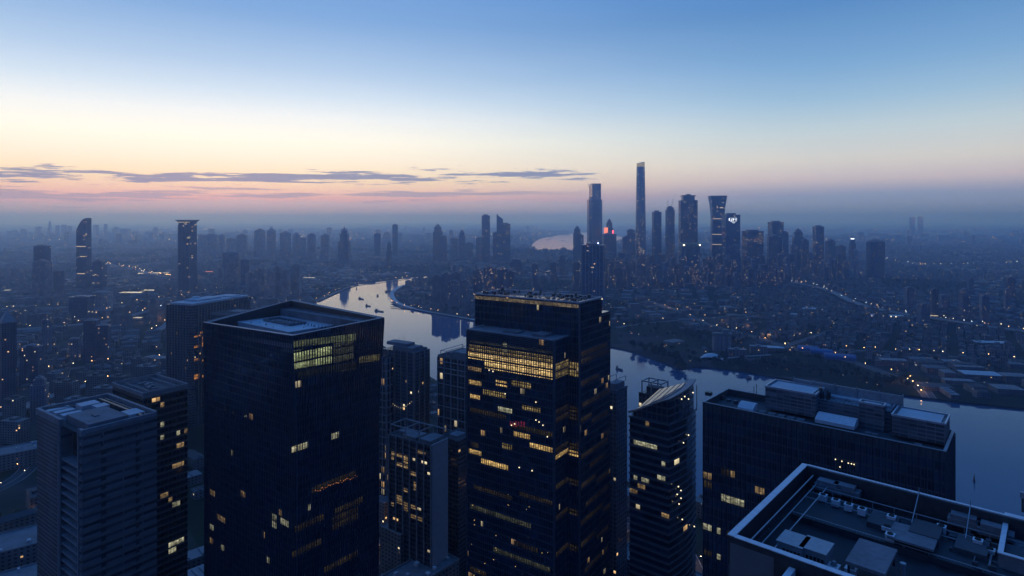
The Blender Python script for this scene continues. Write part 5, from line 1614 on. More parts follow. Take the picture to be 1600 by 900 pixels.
def tank(q): q.box(-2.4, -1.2, .5, 2.4, 1.2, 1.6); q.box(-1.6, -1.0, 1.6, 2.0, 1.0, 2.3)
def tankf(q): q.box(-2.2, -1.0, 0, -1.8, 1.0, .5); q.box(1.8, -1.0, 0, 2.2, 1.0, .5)
for px, py, ds in ((1296, 770, 'low roof housing behind the row of four cooling units, left one'), (1322, 776, 'low pale roof housing behind the row of four cooling units, right one'), (1460, 800, 'pale housing framed by pipes beside the back edge'), (1508, 826, 'humped pale housing near the back edge on the right'), (1556, 842, 'stepped pale housing by the right edge of the near roof')):
    prop('roof_housing', ds, 'roof housing', px, py, ZD, [('casing', tank, M['roof_grey']), ('feet', tankf, M['dark_metal'])], rot=E.root.rotation_euler.z + math.pi / 2)
for px, py, ds in ((1303, 895, 'in shade beside the right air handler'), (1330, 899, 'at the bottom edge next to the long sheet cover')):
    prop('roof_fan', 'small dark extractor box ' + ds, 'extractor', px, py, ZR2, unit_parts(1.5, 1.1)[:2] + [('cowl', lambda q: q.cyl(0, 0, 1.2, 1.8, .5, n=10, r1=.3), M['grey_metal'])])
# raised corner compound at the far right and the lower wing at the front, both part of the building
mb = MB(); a = ep(1562, 852, ZE - 1.2)
parapet(mb, a.x + .0 + 14, a.y, ZR2 + 1.1, ZE - 1.2, .5, a.x - 3, a.y - 16); mb.box(a.x - 2.5, a.y - 15.5, ZR2 + 1.1, a.x + 13.5, a.y - .5, ZR2 + 1.3)
E.build(mb, 'compound_wall', M['roof_grey'])
mb = MB(); parapet(mb, a.x + 14.1, a.y + .1, ZE - 1.2, ZE - 1.05, .7, a.x - 3.1, a.y - 16.1); E.build(mb, 'compound_coping', M['white_metal'])
wg = Hero(1228, 893, ZE - 1.5, 42, 1180, 1258, 'x', 'x', 'x', L=1, W=1)
q = E.loc((wg.o.x, wg.o.y, 0)); bpy.data.objects.remove(wg.root)
mb = MB(); mb.box(-14, -LEN, 0, -.1, q.y, ZE - 2.4); E.build(mb, 'front_wing', m_e)
mb = MB(); mb.box(-14, q.y - .9, ZE - 2.4, -.15, q.y, ZE - 1.4); mb.box(-14, -LEN, ZE - 2.4, -13.1, q.y - .9, ZE - 1.4); E.build(mb, 'wing_coping', M['white_metal'])
mb = MB()
for k in range(3):
    wallquad(mb, 'L', -13 - k * .9, -12.3 - k * .9, ZE - 14.2, ZE - 13.7, 0, .6)
E.build(mb, 'ceiling_lamps', lamp('cool_tube', lin(230, 240, 230), .8))
a_ = at(1597, 800, ZE)
prop('roof_mast', 'slim dark floodlight mast at the right edge behind the coping', 'mast', 1598, 800, ZE, [('pole', lambda q: q.cyl(0, 0, 0, 3.2, .18, n=8), M['dark_metal']), ('lamp_head', lambda q: q.box(-.35, -.35, 2.4, .35, .35, 3.4), M['grey_metal'])])

# ---------------------------------------------------------------- low city fabric
dg = None


def hidden(p, slack=14.0):
    """true when something already built stands between the eye and p"""
    o = Vector((0, 0, H)); d = Vector(p) - o; L_ = d.length
    hit, loc_, *_ = sc.ray_cast(dg, o, d.normalized(), distance=L_ - slack)
    return hit


bpy.context.view_layer.update()
dg = bpy.context.evaluated_depsgraph_get()
CELL = 430.0
HALLS = ((206, 459.5, 90, 30, -4, 'market_hall', 'long brightly lit white hall roof at the left'), (233, 456, 60, 20, -4, 'market_hall', 'smaller brightly lit hall right of the long white one'), (240, 428.5, 150, 22, 22, 'station_roof', 'brightly lit long station roof at the end of the far viaduct'),
         (195, 418, 190, 14, 28, 'station_roof', 'thin bright roof strip along the far viaduct, farther one'), (215, 500, 24, 12, 0, 'petrol_station', 'small lit canopy beside the looping ramp'), (11, 456, 26, 12, 0, 'petrol_station', 'small lit canopy near the left edge'), (483, 436, 60, 14, -3, 'market_hall', 'long lit white roof behind the left bank cluster'),
         (1459, 497, 24, 12, -10, 'petrol_station', 'small lit canopy beside the elevated road on the right'), (325, 426.5, 54, 20, 0, 'sports_hall', 'orange lit hall right of the flared tower'))
for h_ in HALLS:
    p = at(h_[0], h_[1]); n_ = int(h_[2] / 20)
    for k in range(-n_, n_ + 1):
        HEROZONE.append((p.x + k * 10 * math.cos(math.radians(h_[4])), p.y + k * 10 * math.sin(math.radians(h_[4])), 14))
        HEROZONE.append((p.x + k * 10 * math.cos(math.radians(h_[4])), p.y - 45 + k * 10 * math.sin(math.radians(h_[4])), 22))
SEEDS = {}


def seed(i, j):
    if (i, j) not in SEEDS:
        q = random.Random(i * 7919 + j * 104729 + 5)
        x, y = (i + q.uniform(.15, .85)) * CELL, (j + q.uniform(.15, .85)) * CELL
        SEEDS[(i, j)] = (x, y, q.uniform(-.9, .9), q.random(), q.random())
    return SEEDS[(i, j)]


def nearest(x, y):
    ci, cj = int(x // CELL), int(y // CELL)
    best = None
    for i in range(ci - 1, ci + 2):
        for j in range(cj - 1, cj + 2):
            s_ = seed(i, j)
            d = (s_[0] - x) ** 2 + (s_[1] - y) ** 2
            if best is None or d < best[0]: best = (d, (i, j))
    return best[1]


FIELD = [(at(x, y).x, at(x, y).y) for x, y in [(955, 500), (1020, 508), (1100, 520), (1180, 545), (1300, 560), (1400, 592), (1440, 640), (1210, 600), (1050, 590), (950, 560)]]
ROADG = {}
for x, y, wd, hgt, sd in ROADPTS:
    ROADG.setdefault((int(x // 60), int(y // 60)), []).append((x, y, wd))


def on_road(x, y, r):
    i, j = int(x // 60), int(y // 60)
    for a in (-1, 0, 1):
        for b_ in (-1, 0, 1):
            for (rx, ry, wd) in ROADG.get((i + a, j + b_), ()):
                if (rx - x) ** 2 + (ry - y) ** 2 < (wd / 2 + r) ** 2: return True
    return False


LOW = []      # x, y, sx, sy, h, rot, kind
PARK = []
q = random.Random(3)
for j in range(0, 26):
    for i in range(-28, 29):
        sx_, sy_, rot, ty, dens = seed(i, j)
        if abs(sx_) > .95 * sy_ + 500 or sy_ > 9000: continue
        s_ = max(1.0, sy_ / 3000.0)
        right = sx_ > .2 * sy_
        if ty < (.10 if right else .16): kind = 'park'
        elif ty < .46: kind = 'village'
        elif ty < .60: kind = 'lane'
        elif ty < .92: kind = 'shed'
        else: kind = 'lane' if right else 'estate'
        gx_, gy_ = {'park': (30, 30), 'village': (17, 16), 'lane': (44, 26), 'shed': (58, 44), 'estate': (62, 50)}[kind]
        gx_ *= s_; gy_ *= s_
        n_ = int(CELL * 1.1 / gx_) + 1; m_ = int(CELL * 1.1 / gy_) + 1
        c_, d_ = math.cos(rot), math.sin(rot)
        for a in range(-n_, n_ + 1):
            for b_ in range(-m_, m_ + 1):
                if kind in ('village', 'lane') and a % 7 == 0: continue
                u_, v_ = a * gx_ + q.uniform(-.12, .12) * gx_, b_ * gy_ + q.uniform(-.12, .12) * gy_
                x, y = sx_ + u_ * c_ - v_ * d_, sy_ + u_ * d_ + v_ * c_
                if y < 330 or abs(x) > .90 * y + 120: continue
                if nearest(x, y) != (i, j): continue
                if near_water(x, y, 26) or on_road(x, y, 12): continue
                if kind == 'park':
                    PARK.append((x, y, s_)); continue
                if q.random() < (.30 if kind == 'shed' else .16) or taken(x, y, 9):
                    if q.random() < .7: PARK.append((x, y, s_ * .8))
                    continue
                if inside(x, y, FIELD):
                    if q.random() < .25: PARK.append((x, y, .8))
                    if q.random() > .035: continue
                if kind == 'village': b3 = (q.uniform(8, 14.5), q.uniform(7, 12), q.uniform(4, 11) if q.random() < .9 else q.uniform(14, 24))
                elif kind == 'lane': b3 = (q.uniform(26, 40), q.uniform(9, 13), q.uniform(11, 20))
                elif kind == 'shed': b3 = (q.uniform(18, 50), q.uniform(12, 34), q.uniform(5, 14))
                else: b3 = (q.uniform(20, 34), q.uniform(13, 18), q.uniform(22, 44))
                LOW.append((x, y, b3[0] * s_, b3[1] * s_, b3[2] * (1 + .15 * (s_ - 1)), rot + (math.pi / 2 if q.random() < .12 else 0) + q.uniform(-.06, .06), kind))
# the city runs on to the horizon in coarser blocks
for _ in range(9000):
    y = 285000 / q.uniform(4.6, 34.0); y = min(y, 62000)
    if y < 8400: continue
    x = q.uniform(-.9, .9) * y
    if near_water(x, y, 200): continue
    if noise.noise(Vector((x * .00022, y * .00022, 1))) < -.22: continue
    k = y / 9000.0
    LOW.append((x, y, q.uniform(60, 170) * k, q.uniform(40, 110) * k, q.uniform(12, 40) * (1 + .2 * k) if q.random() < .9 else q.uniform(50, 90), q.uniform(-.6, .6), 'far'))


def lowmesh(mb, x, y, sx, sy, h, rot, kind, rm, near):
    off = (q.randrange(40) * 20.0, q.randrange(20) * 3.3)
    if kind in ('village', 'lane') and near and q.random() < .6:
        c_, d_ = math.cos(rot), math.sin(rot)
        W_ = lambda a, b_, z: (x + a * c_ - b_ * d_, y + a * d_ + b_ * c_, z)
        mb.rbox(x, y, sx, sy, 0, h, rot, 0, rm, off)
        e, rh = .5, h + sy * .28
        A_, B_, C_, D_ = W_(-sx / 2 - e, -sy / 2 - e, h), W_(sx / 2 + e, -sy / 2 - e, h), W_(sx / 2 + e, sy / 2 + e, h), W_(-sx / 2 - e, sy / 2 + e, h)
        E1, F1 = W_(-sx / 2 + sy * .2, 0, rh), W_(sx / 2 - sy * .2, 0, rh)
        mb.face([A_, B_, F1, E1], None, rm); mb.face([C_, D_, E1, F1], None, rm); mb.face([B_, C_, F1], None, rm); mb.face([D_, A_, E1], None, rm)
    elif kind == 'shed' and near:
        mb.rbox(x, y, sx, sy, 0, h, rot, 0, rm, off)
        c_, d_ = math.cos(rot), math.sin(rot)
        for k in range(1, 4):
            a = -sx / 2 + sx * k / 4
            mb.rbox(x + a * c_, y + a * d_, 1.6, sy * .8, h, h + 1.0, rot, rm)
    else:
        mb.rbox(x, y, sx, sy, 0, h, rot, 0, rm, off)
        if kind in ('estate', 'lane') and near:
            mb.rbox(x, y, sx * .3, sy * .5, h, h + 3, rot, rm)


NAMES = {'village': ('house', 'small house'), 'lane': ('apartment_row', 'row block'), 'shed': ('warehouse', 'warehouse'), 'estate': ('apartment_block', 'apartment block')}
ROOFW = {1: 'grey flat', 2: 'dark tiled', 3: 'pale sheet', 4: 'black felt'}
cand = []
for k, b3 in enumerate(LOW):
    x, y, sx, sy, h, rot, kind = b3
    if kind == 'far' or y > 3200: continue
    if abs(x) / y > .83: continue
    if HY + (H - h) / y * F > 900: continue
    cand.append((math.sqrt(sx * sy) * (1 + h / 20) / y, k))
cand.sort(reverse=True)
solo = {}
for _, k in cand:
    kd = LOW[k][6]
    if solo.get(kd, 0) if False else sum(1 for v in solo.values() if v == kd) >= 130: continue
    if hidden((LOW[k][0], LOW[k][1], LOW[k][4] + 1)): continue
    solo[k] = kd
    if len(solo) >= 420: break
mbs = {}
for k, b3 in enumerate(LOW):
    x, y, sx, sy, h, rot, kind = b3
    rm = {'village': (1, 2, 2, 4), 'lane': (1, 1, 2, 4), 'shed': (1, 3, 3, 4), 'estate': (1, 4), 'far': (1, 1, 3, 4)}[kind][q.randrange(4) if kind != 'estate' else q.randrange(2)]
    if k in solo:
        mb = MB(); lowmesh(mb, 0, 0, sx, sy, h, 0, kind, rm, True)
        nm, wd = NAMES[kind]
        side_ = 'right bank' if x > .2 * y else ('streets left of the river' if x < -.3 * y else 'streets by the near bank')
        o = mb.build(nm, [FM['low'], RM['a'], RM['b'], RM['c'], RM['d']], None, '%s with a %s roof in the %s' % (wd, ROOFW[rm], ('low quarter on the ' + side_) if side_ == 'right bank' else side_), wd, '%ss, %s roofs, %s' % (wd, ROOFW[rm], side_))
        o.location = (x, y, 0); o.rotation_euler.z = rot
    else:
        key = 'far' if kind == 'far' or y > 8400 else ('mid' if y > 2600 else 'near')
        mb = mbs.setdefault(key, MB())
        lowmesh(mb, x, y, sx, sy, h, rot, kind, rm, y < 2600)
for key, mb in mbs.items():
    mb.build('low_rise_city', [FM['low_far'] if key == 'far' else FM['low'], RM['a'], RM['b'], RM['c'], RM['d']], None,
             {'near': 'dense low roofs of houses and sheds filling the near quarters', 'mid': 'low roofs of the middle distance beyond the river bend', 'far': 'flat sea of far roofs fading into the haze'}[key], 'buildings', None, 'stuff')

# ---------------------------------------------------------------- trees
leaf = [plain('foliage_a', (.028, .045, .018), .9, var=.45, scale=.4), plain('foliage_b', (.022, .038, .02), .9, var=.45, scale=.4)]


def crown_mesh(r_, seed_, n_=70):
    g = random.Random(seed_); mb = MB()
    lobes = [(g.uniform(-.45, .45) * r_, g.uniform(-.45, .45) * r_, g.uniform(-.25, .5) * r_, g.uniform(.4, .62) * r_) for _ in range(6)]
    for _ in range(n_):
        lx, ly, lz, lr = g.choice(lobes)
        d = Vector((g.gauss(0, 1), g.gauss(0, 1), g.gauss(0, 1) * .8)).normalized()
        c = Vector((lx, ly, lz)) + d * lr * g.uniform(.7, 1.05)
        a = d.orthogonal().normalized(); b_ = d.cross(a)
        s_ = r_ * g.uniform(.16, .30); t_ = g.uniform(0, 3)
        a, b_ = a * math.cos(t_) + b_ * math.sin(t_), b_ * math.cos(t_) - a * math.sin(t_)
        d2 = d * s_ * .4
        mb.face([c - a * s_ - d2, c - b_ * s_ * .8, c + a * s_ - d2, c + b_ * s_ * .9 + d2])
    return mb


TREES = []
for i in range(4):
    r_ = (4.2, 5.0, 3.6, 4.6)[i]
    root = empty('tree', (0, 0, 0), 0, 'x', 'tree')
    mb = MB(); mb.cyl(0, 0, 0, 3.4, .34, n=6, r1=.2)
    for k in range(3): mb.bar((0, 0, 2.6), (1.6 * math.cos(k * 2.1), 1.6 * math.sin(k * 2.1), 5.0), .2)
    mb.build('trunk', M['bark'], root)
    cm = crown_mesh(r_, i + 5); me = cm.build('crown', leaf[i % 2], root); me.location.z = 3.2 + r_ * .75
    TREES.append(root)
spots = []
for x0, y0, x1, y1, n_, gname in ((985, 545, 1062, 571, 26, 'on the right bank left of the round jetty grove'), (1058, 574, 1072, 577, 12, 'in the round grove jutting into the river'), (1075, 567, 1200, 578, 44, 'along the right bank near the shell pavilion'),
                                  (1205, 574, 1440, 606, 70, 'in the green strip between the blue sheds and the water'), (618, 450, 650, 458, 18, 'on the mound at the tip of the peninsula'), (640, 462, 720, 488, 40, 'in the park on the peninsula'),
                                  (470, 455, 560, 447, 26, 'on the left bank of the river'), (960, 500, 1160, 545, 34, 'scattered over the vacant ground on the right bank')):
    for _ in range(n_):
        for tr in range(8):
            f_ = q.random(); px, py = x0 + (x1 - x0) * f_, y0 + (y1 - y0) * f_ + q.uniform(-4, 4) * (1 if y0 < 500 else 1.6)
            p = at(px, py)
            if near_water(p.x, p.y, 12) and gname.find('round grove') < 0 or on_road(p.x, p.y, 4): continue
            spots.append((p, gname)); break
for i, (p, gname) in enumerate(spots):
    o = copy_tree(TREES[i % 4])
    o.location = p; o.rotation_euler.z = q.uniform(0, 6); s_ = q.uniform(.9, 1.7) * (1.3 if 'round' in gname else 1); o.scale = (s_, s_, s_ * q.uniform(.85, 1.1))
    if 'round grove' in gname and near_water(p.x, p.y, 1): o.location.z = -1
    o['label'] = 'dark leafy tree ' + gname; o['group'] = 'trees ' + gname
for r_ in TREES:
    for ch in list(r_.children): bpy.data.objects.remove(ch)
    bpy.data.objects.remove(r_)
wd_ = MB()
for (x, y, s_) in PARK:
    if y > 6500: continue
    for _ in range(2):
        px_, py_ = x + q.uniform(-12, 12) * s_, y + q.uniform(-12, 12) * s_
        if near_water(px_, py_, 6) or on_road(px_, py_, 3): continue
        r_ = q.uniform(3.5, 7) * s_
        c = Vector((px_, py_, r_ * .8))
        for _k in range(9 if y < 2500 else 5):
            d = Vector((q.gauss(0, 1), q.gauss(0, 1), abs(q.gauss(0, .8)))).normalized()
            a = d.orthogonal().normalized(); b_ = d.cross(a); s2 = r_ * q.uniform(.45, .7); e = c + d * r_ * q.uniform(.5, .9)
            wd_.face([e - a * s2, e - b_ * s2, e + a * s2, e + b_ * s2], None, q.randrange(2))
wd_.build('woodland', leaf, None, 'dark tree cover between the quarters, parks and roadside belts', 'trees', None, 'stuff')

# ---------------------------------------------------------------- street lamps and the glow they throw
def lamp_post(mat, hgt=9.0, r_=.8):
    mb = MB(); mb.cyl(0, 0, 0, hgt, .14, 0, 5); mb.bar((0, 0, hgt), (1.6, 0, hgt + .3), .12); mb.blob((1.7, 0, hgt), r_, 1, .8)
    return mb.mesh('street_lamp', [M['dark_metal'], mat])


LP = {k: [lamp_post(M['lamp_' + k], r_=s_) for s_ in (.45, .8, 1.3)] for k in ('warm', 'white', 'cool')}
ROADNAME = ['along the riverside road on the right bank', 'by the side road near the silo', 'on the elevated road at the right', 'by the lane over the vacant ground', 'by the lane beyond the blue sheds', 'on the left bank river road',
            'on the looping ramp at the left', 'on the straight road left of the river', 'on the far bright viaduct at the left', 'on the viaduct crossing the left quarters', 'in the left middle quarter', 'on the near viaduct at the left edge',
            'in the lower left streets', 'on the street below the central tower', 'in the street below the curved-roof tower', 'on the cross street below the big glass tower', 'on the peninsula quay', 'on the road below the skyscrapers',
            'on the far road at the right', 'on the farthest road at the right']
cnt = 0
PER = [20, 3, 34, 4, 10, 16, 24, 14, 26, 12, 8, 8, 12, 10, 16, 10, 12, 34, 40, 34]
for ri, (px, wd, hgt) in enumerate(ROADS):
    P = catmull([at(x, y, hgt) for x, y in px], 10)
    P = [p for p in P if abs(p.x) < .86 * p.y]
    n_ = PER[ri]
    for k in range(n_):
        f_ = (k + q.uniform(.2, .8)) / n_ * (len(P) - 1); i = int(f_)
        p = P[i].lerp(P[min(i + 1, len(P) - 1)], f_ - i); sd = side(P, i)
        sgn = q.choice((-1, 1))
        pos = p + sd * (wd / 2 + 1.0) * sgn
        tone = 'white' if q.random() < .35 else ('cool' if ri in (2, 18, 19, 6) and q.random() < .5 else 'warm')
        d = pos.y
        o = bpy.data.objects.new('street_lamp', LP[tone][0 if d < 1000 else (1 if d < 3000 else 2)])
        col.objects.link(o); o.location = (pos.x, pos.y, hgt + .1); o.rotation_euler.z = math.atan2(-sd.y * sgn, -sd.x * sgn)
        if d > 3500: o.scale = (1, 1, 1)
        tag(o, '%s-glowing street lamp %s' % ({'warm': 'amber', 'white': 'cream', 'cool': 'bluish'}[tone], ROADNAME[ri]), 'street lamp', '%s lamps %s' % (tone, ROADNAME[ri]))
        cnt += 1


def glow(px, py, e, r_=2.0, h=8.0, c=(1.0, .55, .25)):
    p = at(px, py)
    ld = bpy.data.lights.new('street_glow', 'POINT'); ld.energy = e * .45; ld.color = c; ld.shadow_soft_size = r_
    o = bpy.data.objects.new('street_glow', ld); col.objects.link(o); o.location = (p.x, p.y, h)


for px, py, e in ((1436, 600, 12000), (1440, 612, 9000), (1395, 594, 12000), (1410, 601, 6000), (1150, 508, 9000), (1200, 528, 12000), (1230, 526, 9000), (1260, 540, 7000), (1130, 504, 7000), (1170, 515, 7000),
                  (268, 500, 16000), (262, 484, 14000), (240, 504, 9000), (185, 503, 8000), (222, 503, 8000), (620, 848, 2600), (600, 862, 2600), (640, 858, 2000), (655, 866, 1600), (975, 830, 2200), (968, 842, 2600), (990, 850, 1500), (1085, 880, 2600), (1078, 892, 2000),
                  (90, 462, 9000), (420, 472, 9000), (450, 470, 9000), (470, 470, 9000), (430, 480, 9000), (30, 812, 700), (50, 806, 900), (1013, 476, 9000), (1045, 480, 9000), (1030, 478, 7000)):
    glow(px, py, e)
# sparkle of windows, yards and vehicles too many to count
for tone, n_, nm in (('warm', 1250, 'amber'), ('white', 750, 'cream'), ('cool', 500, 'bluish')):
    mb = MB()
    for _ in range(n_):
        f_ = q.random()
        py = 352 + 300 * f_ ** 2.2
        px = q.uniform(0, 1600)
        if noise.noise(Vector((px * .012, py * .03, 2))) < -.05 and q.random() < .75: continue
        p = at(px, py)
        if near_water(p.x, p.y, 3): continue
        r_ = p.y / F * q.uniform(.16, .5)
        r_ = min(r_, 8)
        mb.blob((p.x, p.y, q.uniform(5, 9) + r_), r_, 0)
    mb.build('city_lights', lamp('city_light_' + nm, {'warm': lin(255, 190, 125), 'white': lin(255, 226, 190), 'cool': lin(205, 225, 255)}[tone], 1.7), None, 'scattered %s lights of the streets and yards' % nm, 'lights', None, 'stuff')

# ---------------------------------------------------------------- single landmarks on the ground
def at_root(name, label, cat, px, py, rot, z=0.0, group=None):
    return empty(name, at(px, py, z), math.radians(rot), label, cat, group)


# blue vaulted sheds
for i, (px, py, ln) in enumerate(((1262, 548, 42), (1283, 553, 44), (1312, 561, 60))):
    r_ = at_root('shed', ('bright blue vaulted shed, leftmost of the three in line', 'bright blue vaulted shed, middle one of the three in line', 'bright blue vaulted shed, longest and rightmost of the three')[i], 'shed', px, py, -22, group='blue sheds by the riverside road')
    mb = MB(); N = 8; wv = 26
    for k in range(N):
        a0, a1 = math.pi * k / N, math.pi * (k + 1) / N
        mb.face([(-ln / 2, -wv / 2 * math.cos(a0), 5 + 6 * math.sin(a0)), (ln / 2, -wv / 2 * math.cos(a0), 5 + 6 * math.sin(a0)), (ln / 2, -wv / 2 * math.cos(a1), 5 + 6 * math.sin(a1)), (-ln / 2, -wv / 2 * math.cos(a1), 5 + 6 * math.sin(a1))])
    for s_ in (-1, 1): mb.face([(s_ * ln / 2, -wv / 2 * math.cos(math.pi * k / N), 5 + 6 * math.sin(math.pi * k / N)) for k in range(N + 1)][::s_])
    mb.build('roof', M['blue_sheet'], r_)
    mb = MB(); mb.box(-ln / 2 + .3, -wv / 2 + .3, 0, ln / 2 - .3, wv / 2 - .3, 5); mb.build('wall', M['blue_sheet'], r_)
# shell-shaped pavilion and its ramp
r_ = at_root('pavilion', 'pale shell-shaped pavilion curling at the end of a ramp on the right bank', 'pavilion', 1112, 562, -20)
mb = MB()
for a in range(10):
    for b_ in range(8):
        def sp(i, k):
            t_ = math.pi * (.05 + .95 * i / 10); f_ = k / 8
            return (-26 * math.cos(t_) * (1 - .35 * f_), -10 + 20 * f_, 1 + 13 * math.sin(t_) * math.sin(math.pi * (.15 + .7 * f_)))
        mb.face([sp(a, b_), sp(a + 1, b_), sp(a + 1, b_ + 1), sp(a, b_ + 1)])
mb.build('shell_roof', M['white_metal'], r_)
mb = MB(); mb.box(-19, -6, 0, 19, 8, 5.5); mb.build('wall', M['glass_dark'], r_)
mb = MB(); mb.bar((20, 4, 3), (66, 24, 7), 6, 1); mb.bar((66, 24, 7), (120, 56, 8), 6, 1); mb.cyl(66, 24, 0, 6.5, 1, n=6); mb.cyl(98, 42, 0, 7, 1, n=6); mb.build('ramp', M['concrete'], r_)
# silos
r_ = at_root('silo', 'dark silo house with round bins and a rooftop gallery on the right bank', 'silo', 1128, 548, -15)
mb = MB()
for i in range(4):
    for k in range(2): mb.cyl(-15 + i * 10, k * 10, 0, 34, 5.1, n=12)
mb.build('bins', M['concrete'], r_)
mb = MB(); mb.box(-20, -4, 34.02, 22, 14, 40); mb.box(2, -2, 40, 14, 12, 48); mb.build('gallery', M['stone'], r_)
for i, (px, py, ds) in enumerate(((1152, 557, 'closer to the shell pavilion'), (1185, 552, 'right of it beside the ramp'))):
    r_ = at_root('workshop', 'old two-storey workshop with open bays ' + ds, 'workshop', px, py, -18, group='old workshops by the ramp')
    mb = MB(); mb.box(-18, -8, 0, 18, 8, 16); mb.build('wall', FM['low'], r_)
    mb = MB(); mb.box(-18.5, -8.5, 16, 18.5, 8.5, 16.8); mb.box(-6, -4, 16.8, 4, 4, 20); mb.build('roof', RM['c'], r_)
    mb = MB()
    for k in range(6): mb.box(-17.5 + k * 6.8, -8.8, 0, -16.3 + k * 6.8, -8.02, 15)
    mb.build('pier', M['concrete'], r_)
for px, py, w_, d_, ds in ((1207, 548, 46, 24, 'between the old workshops and the blue sheds'), (1385, 497, 90, 34, 'on the right with lamps along its eaves'), (1268, 486, 60, 36, 'in the quarter right of the skyscrapers'), (1243, 495, 46, 26, 'left of the larger flat one in the right quarter'), (1530, 590, 60, 34, 'near the right edge by the water'), (1548, 540, 70, 30, 'near the right edge below the elevated road')):
    r_ = at_root('warehouse', 'wide pale-roofed warehouse ' + ds, 'warehouse', px, py, -14)
    mb = MB(); mb.box(-w_ / 2, -d_ / 2, 0, w_ / 2, d_ / 2, 9); mb.build('wall', FM['low'], r_)
    mb = MB(); mb.prism([(-w_ / 2 - 1, -d_ / 2 - 1), (w_ / 2 + 1, -d_ / 2 - 1), (w_ / 2 + 1, d_ / 2 + 1), (-w_ / 2 - 1, d_ / 2 + 1)], 9, 10.5, poly1=[(-w_ / 2, -1), (w_ / 2, -1), (w_ / 2, 1), (-w_ / 2, 1)]); mb.build('roof', M['roof_pale'], r_)
    if 'eaves' in ds:
        mb = MB()
        for k in range(8): mb.blob((-w_ / 2 + k * w_ / 7, -d_ / 2 - 2, 8), .9)
        mb.build('eaves_lamps', M['lamp_white'], r_)
# bright canopies and halls at the left
lit_roof = room('lit_canopy', (225, 205, 160), (255, 246, 220), 1.3, bay=8, floor=6)
for px, py, w_, d_, rot, nm, lb in HALLS:
    r_ = at_root(nm, lb, 'lit hall', px, py, rot)
    mb = MB(); mb.box(-w_ / 2, -d_ / 2, 0, w_ / 2, d_ / 2, 5.0); mb.build('wall', FM['low'], r_)
    mb = MB(); mb.face([(-w_ / 2, -d_ / 2, 7), (w_ / 2, -d_ / 2, 7), (w_ / 2, d_ / 2, 7.8), (-w_ / 2, d_ / 2, 7.8)]); mb.build('translucent_roof', lit_roof if 'orange' not in lb else M['screen_orange'], r_)
    mb = MB()
    for sx in (-1, 1):
        for sy in (-1, 1): mb.box(sx * (w_ / 2 - .5) - .3, sy * (d_ / 2 - .5) - .3, 5, sx * (w_ / 2 - .5) + .3, sy * (d_ / 2 - .5) + .3, 7)
    mb.build('posts', M['concrete'], r_)
# wharf with lit pavilions on the left bank
pw = MB()
P0 = [at(x, y) for x, y in ((392, 470), (440, 461), (489, 466), (491, 473), (470, 480), (400, 486))]
pw.prism([(p.x, p.y) for p in reversed(P0)], -4.0, .8)
pw.build('wharf', M['concrete'], kind='structure')
wl = random.Random(8)
for i, (px, py) in enumerate(((405, 468), (414, 466), (424, 467), (433, 466), (441, 468), (450, 469), (459, 470), (468, 471), (478, 471), (416, 475), (430, 476), (446, 477), (462, 476))):
    r_ = at_root('pavilion', 'small lit pavilion with a pale tent roof on the left bank wharf', 'pavilion', px, py, wl.uniform(-20, 20), .8, 'lit pavilions on the wharf')
    mb = MB(); mb.prism(ngon(8, 7), 4, 9, poly1=ngon(8, 1)); mb.build('tent_roof', M['white_metal'], r_)
    mb = MB(); mb.prism(ngon(8, 5.2), 0, 4); mb.build('wall', room('pavilion_glow%d' % (i % 3), (230, 140, 70), (255, 226, 170), (1.6, .8, 2.2)[i % 3]) if i < 3 else bpy.data.materials['pavilion_glow%d' % (i % 3)], r_)
# boats


def boat(px, py, ln, rot, label, cabin_front=False, group='barges on the river'):
    r_ = at_root('barge', label, 'barge', px, py, rot, -3.0, group)
    bw = ln * .24; hb = MB()
    deck_ = [(-ln / 2, -bw * .42), (ln * .32, -bw / 2), (ln * .44, -bw * .3), (ln / 2, 0), (ln * .44, bw * .3), (ln * .32, bw / 2), (-ln / 2, bw * .42)]
    keel = [(x * .94, y * .8) for x, y in deck_]
    hb.prism(keel, -.8, 1.8, poly1=deck_, bottom=True); hb.build('hull', M['hull'], r_)
    mb = MB(); mb.box(-ln * .22, -bw * .36, 1.8, ln * .34, bw * .36, 2.9); mb.prism([(-ln * .22, -bw * .36), (ln * .34, -bw * .36), (ln * .34, bw * .36), (-ln * .22, bw * .36)], 2.9, 3.5, poly1=[(-ln * .2, -bw * .1), (ln * .32, -bw * .1), (ln * .32, bw * .1), (-ln * .2, bw * .1)]); mb.build('hatch_cover', M['hatch'], r_)
    mb = MB(); mb.box(-ln * .46, -bw * .32, 1.8, -ln * .28, bw * .32, 4.6); mb.box(-ln * .43, -bw * .24, 4.6, -ln * .32, bw * .24, 6.6); mb.box(-ln * .44, -bw * .27, 6.6, -ln * .30, bw * .27, 6.9); mb.build('wheelhouse', M['hatch'], r_)
    mb = MB(); mb.bar((-ln * .38, 0, 6.9), (-ln * .38, 0, 10), .3); mb.bar((ln * .42, 0, 1.8), (ln * .42, 0, 5), .25); mb.build('mast', M['dark_metal'], r_)


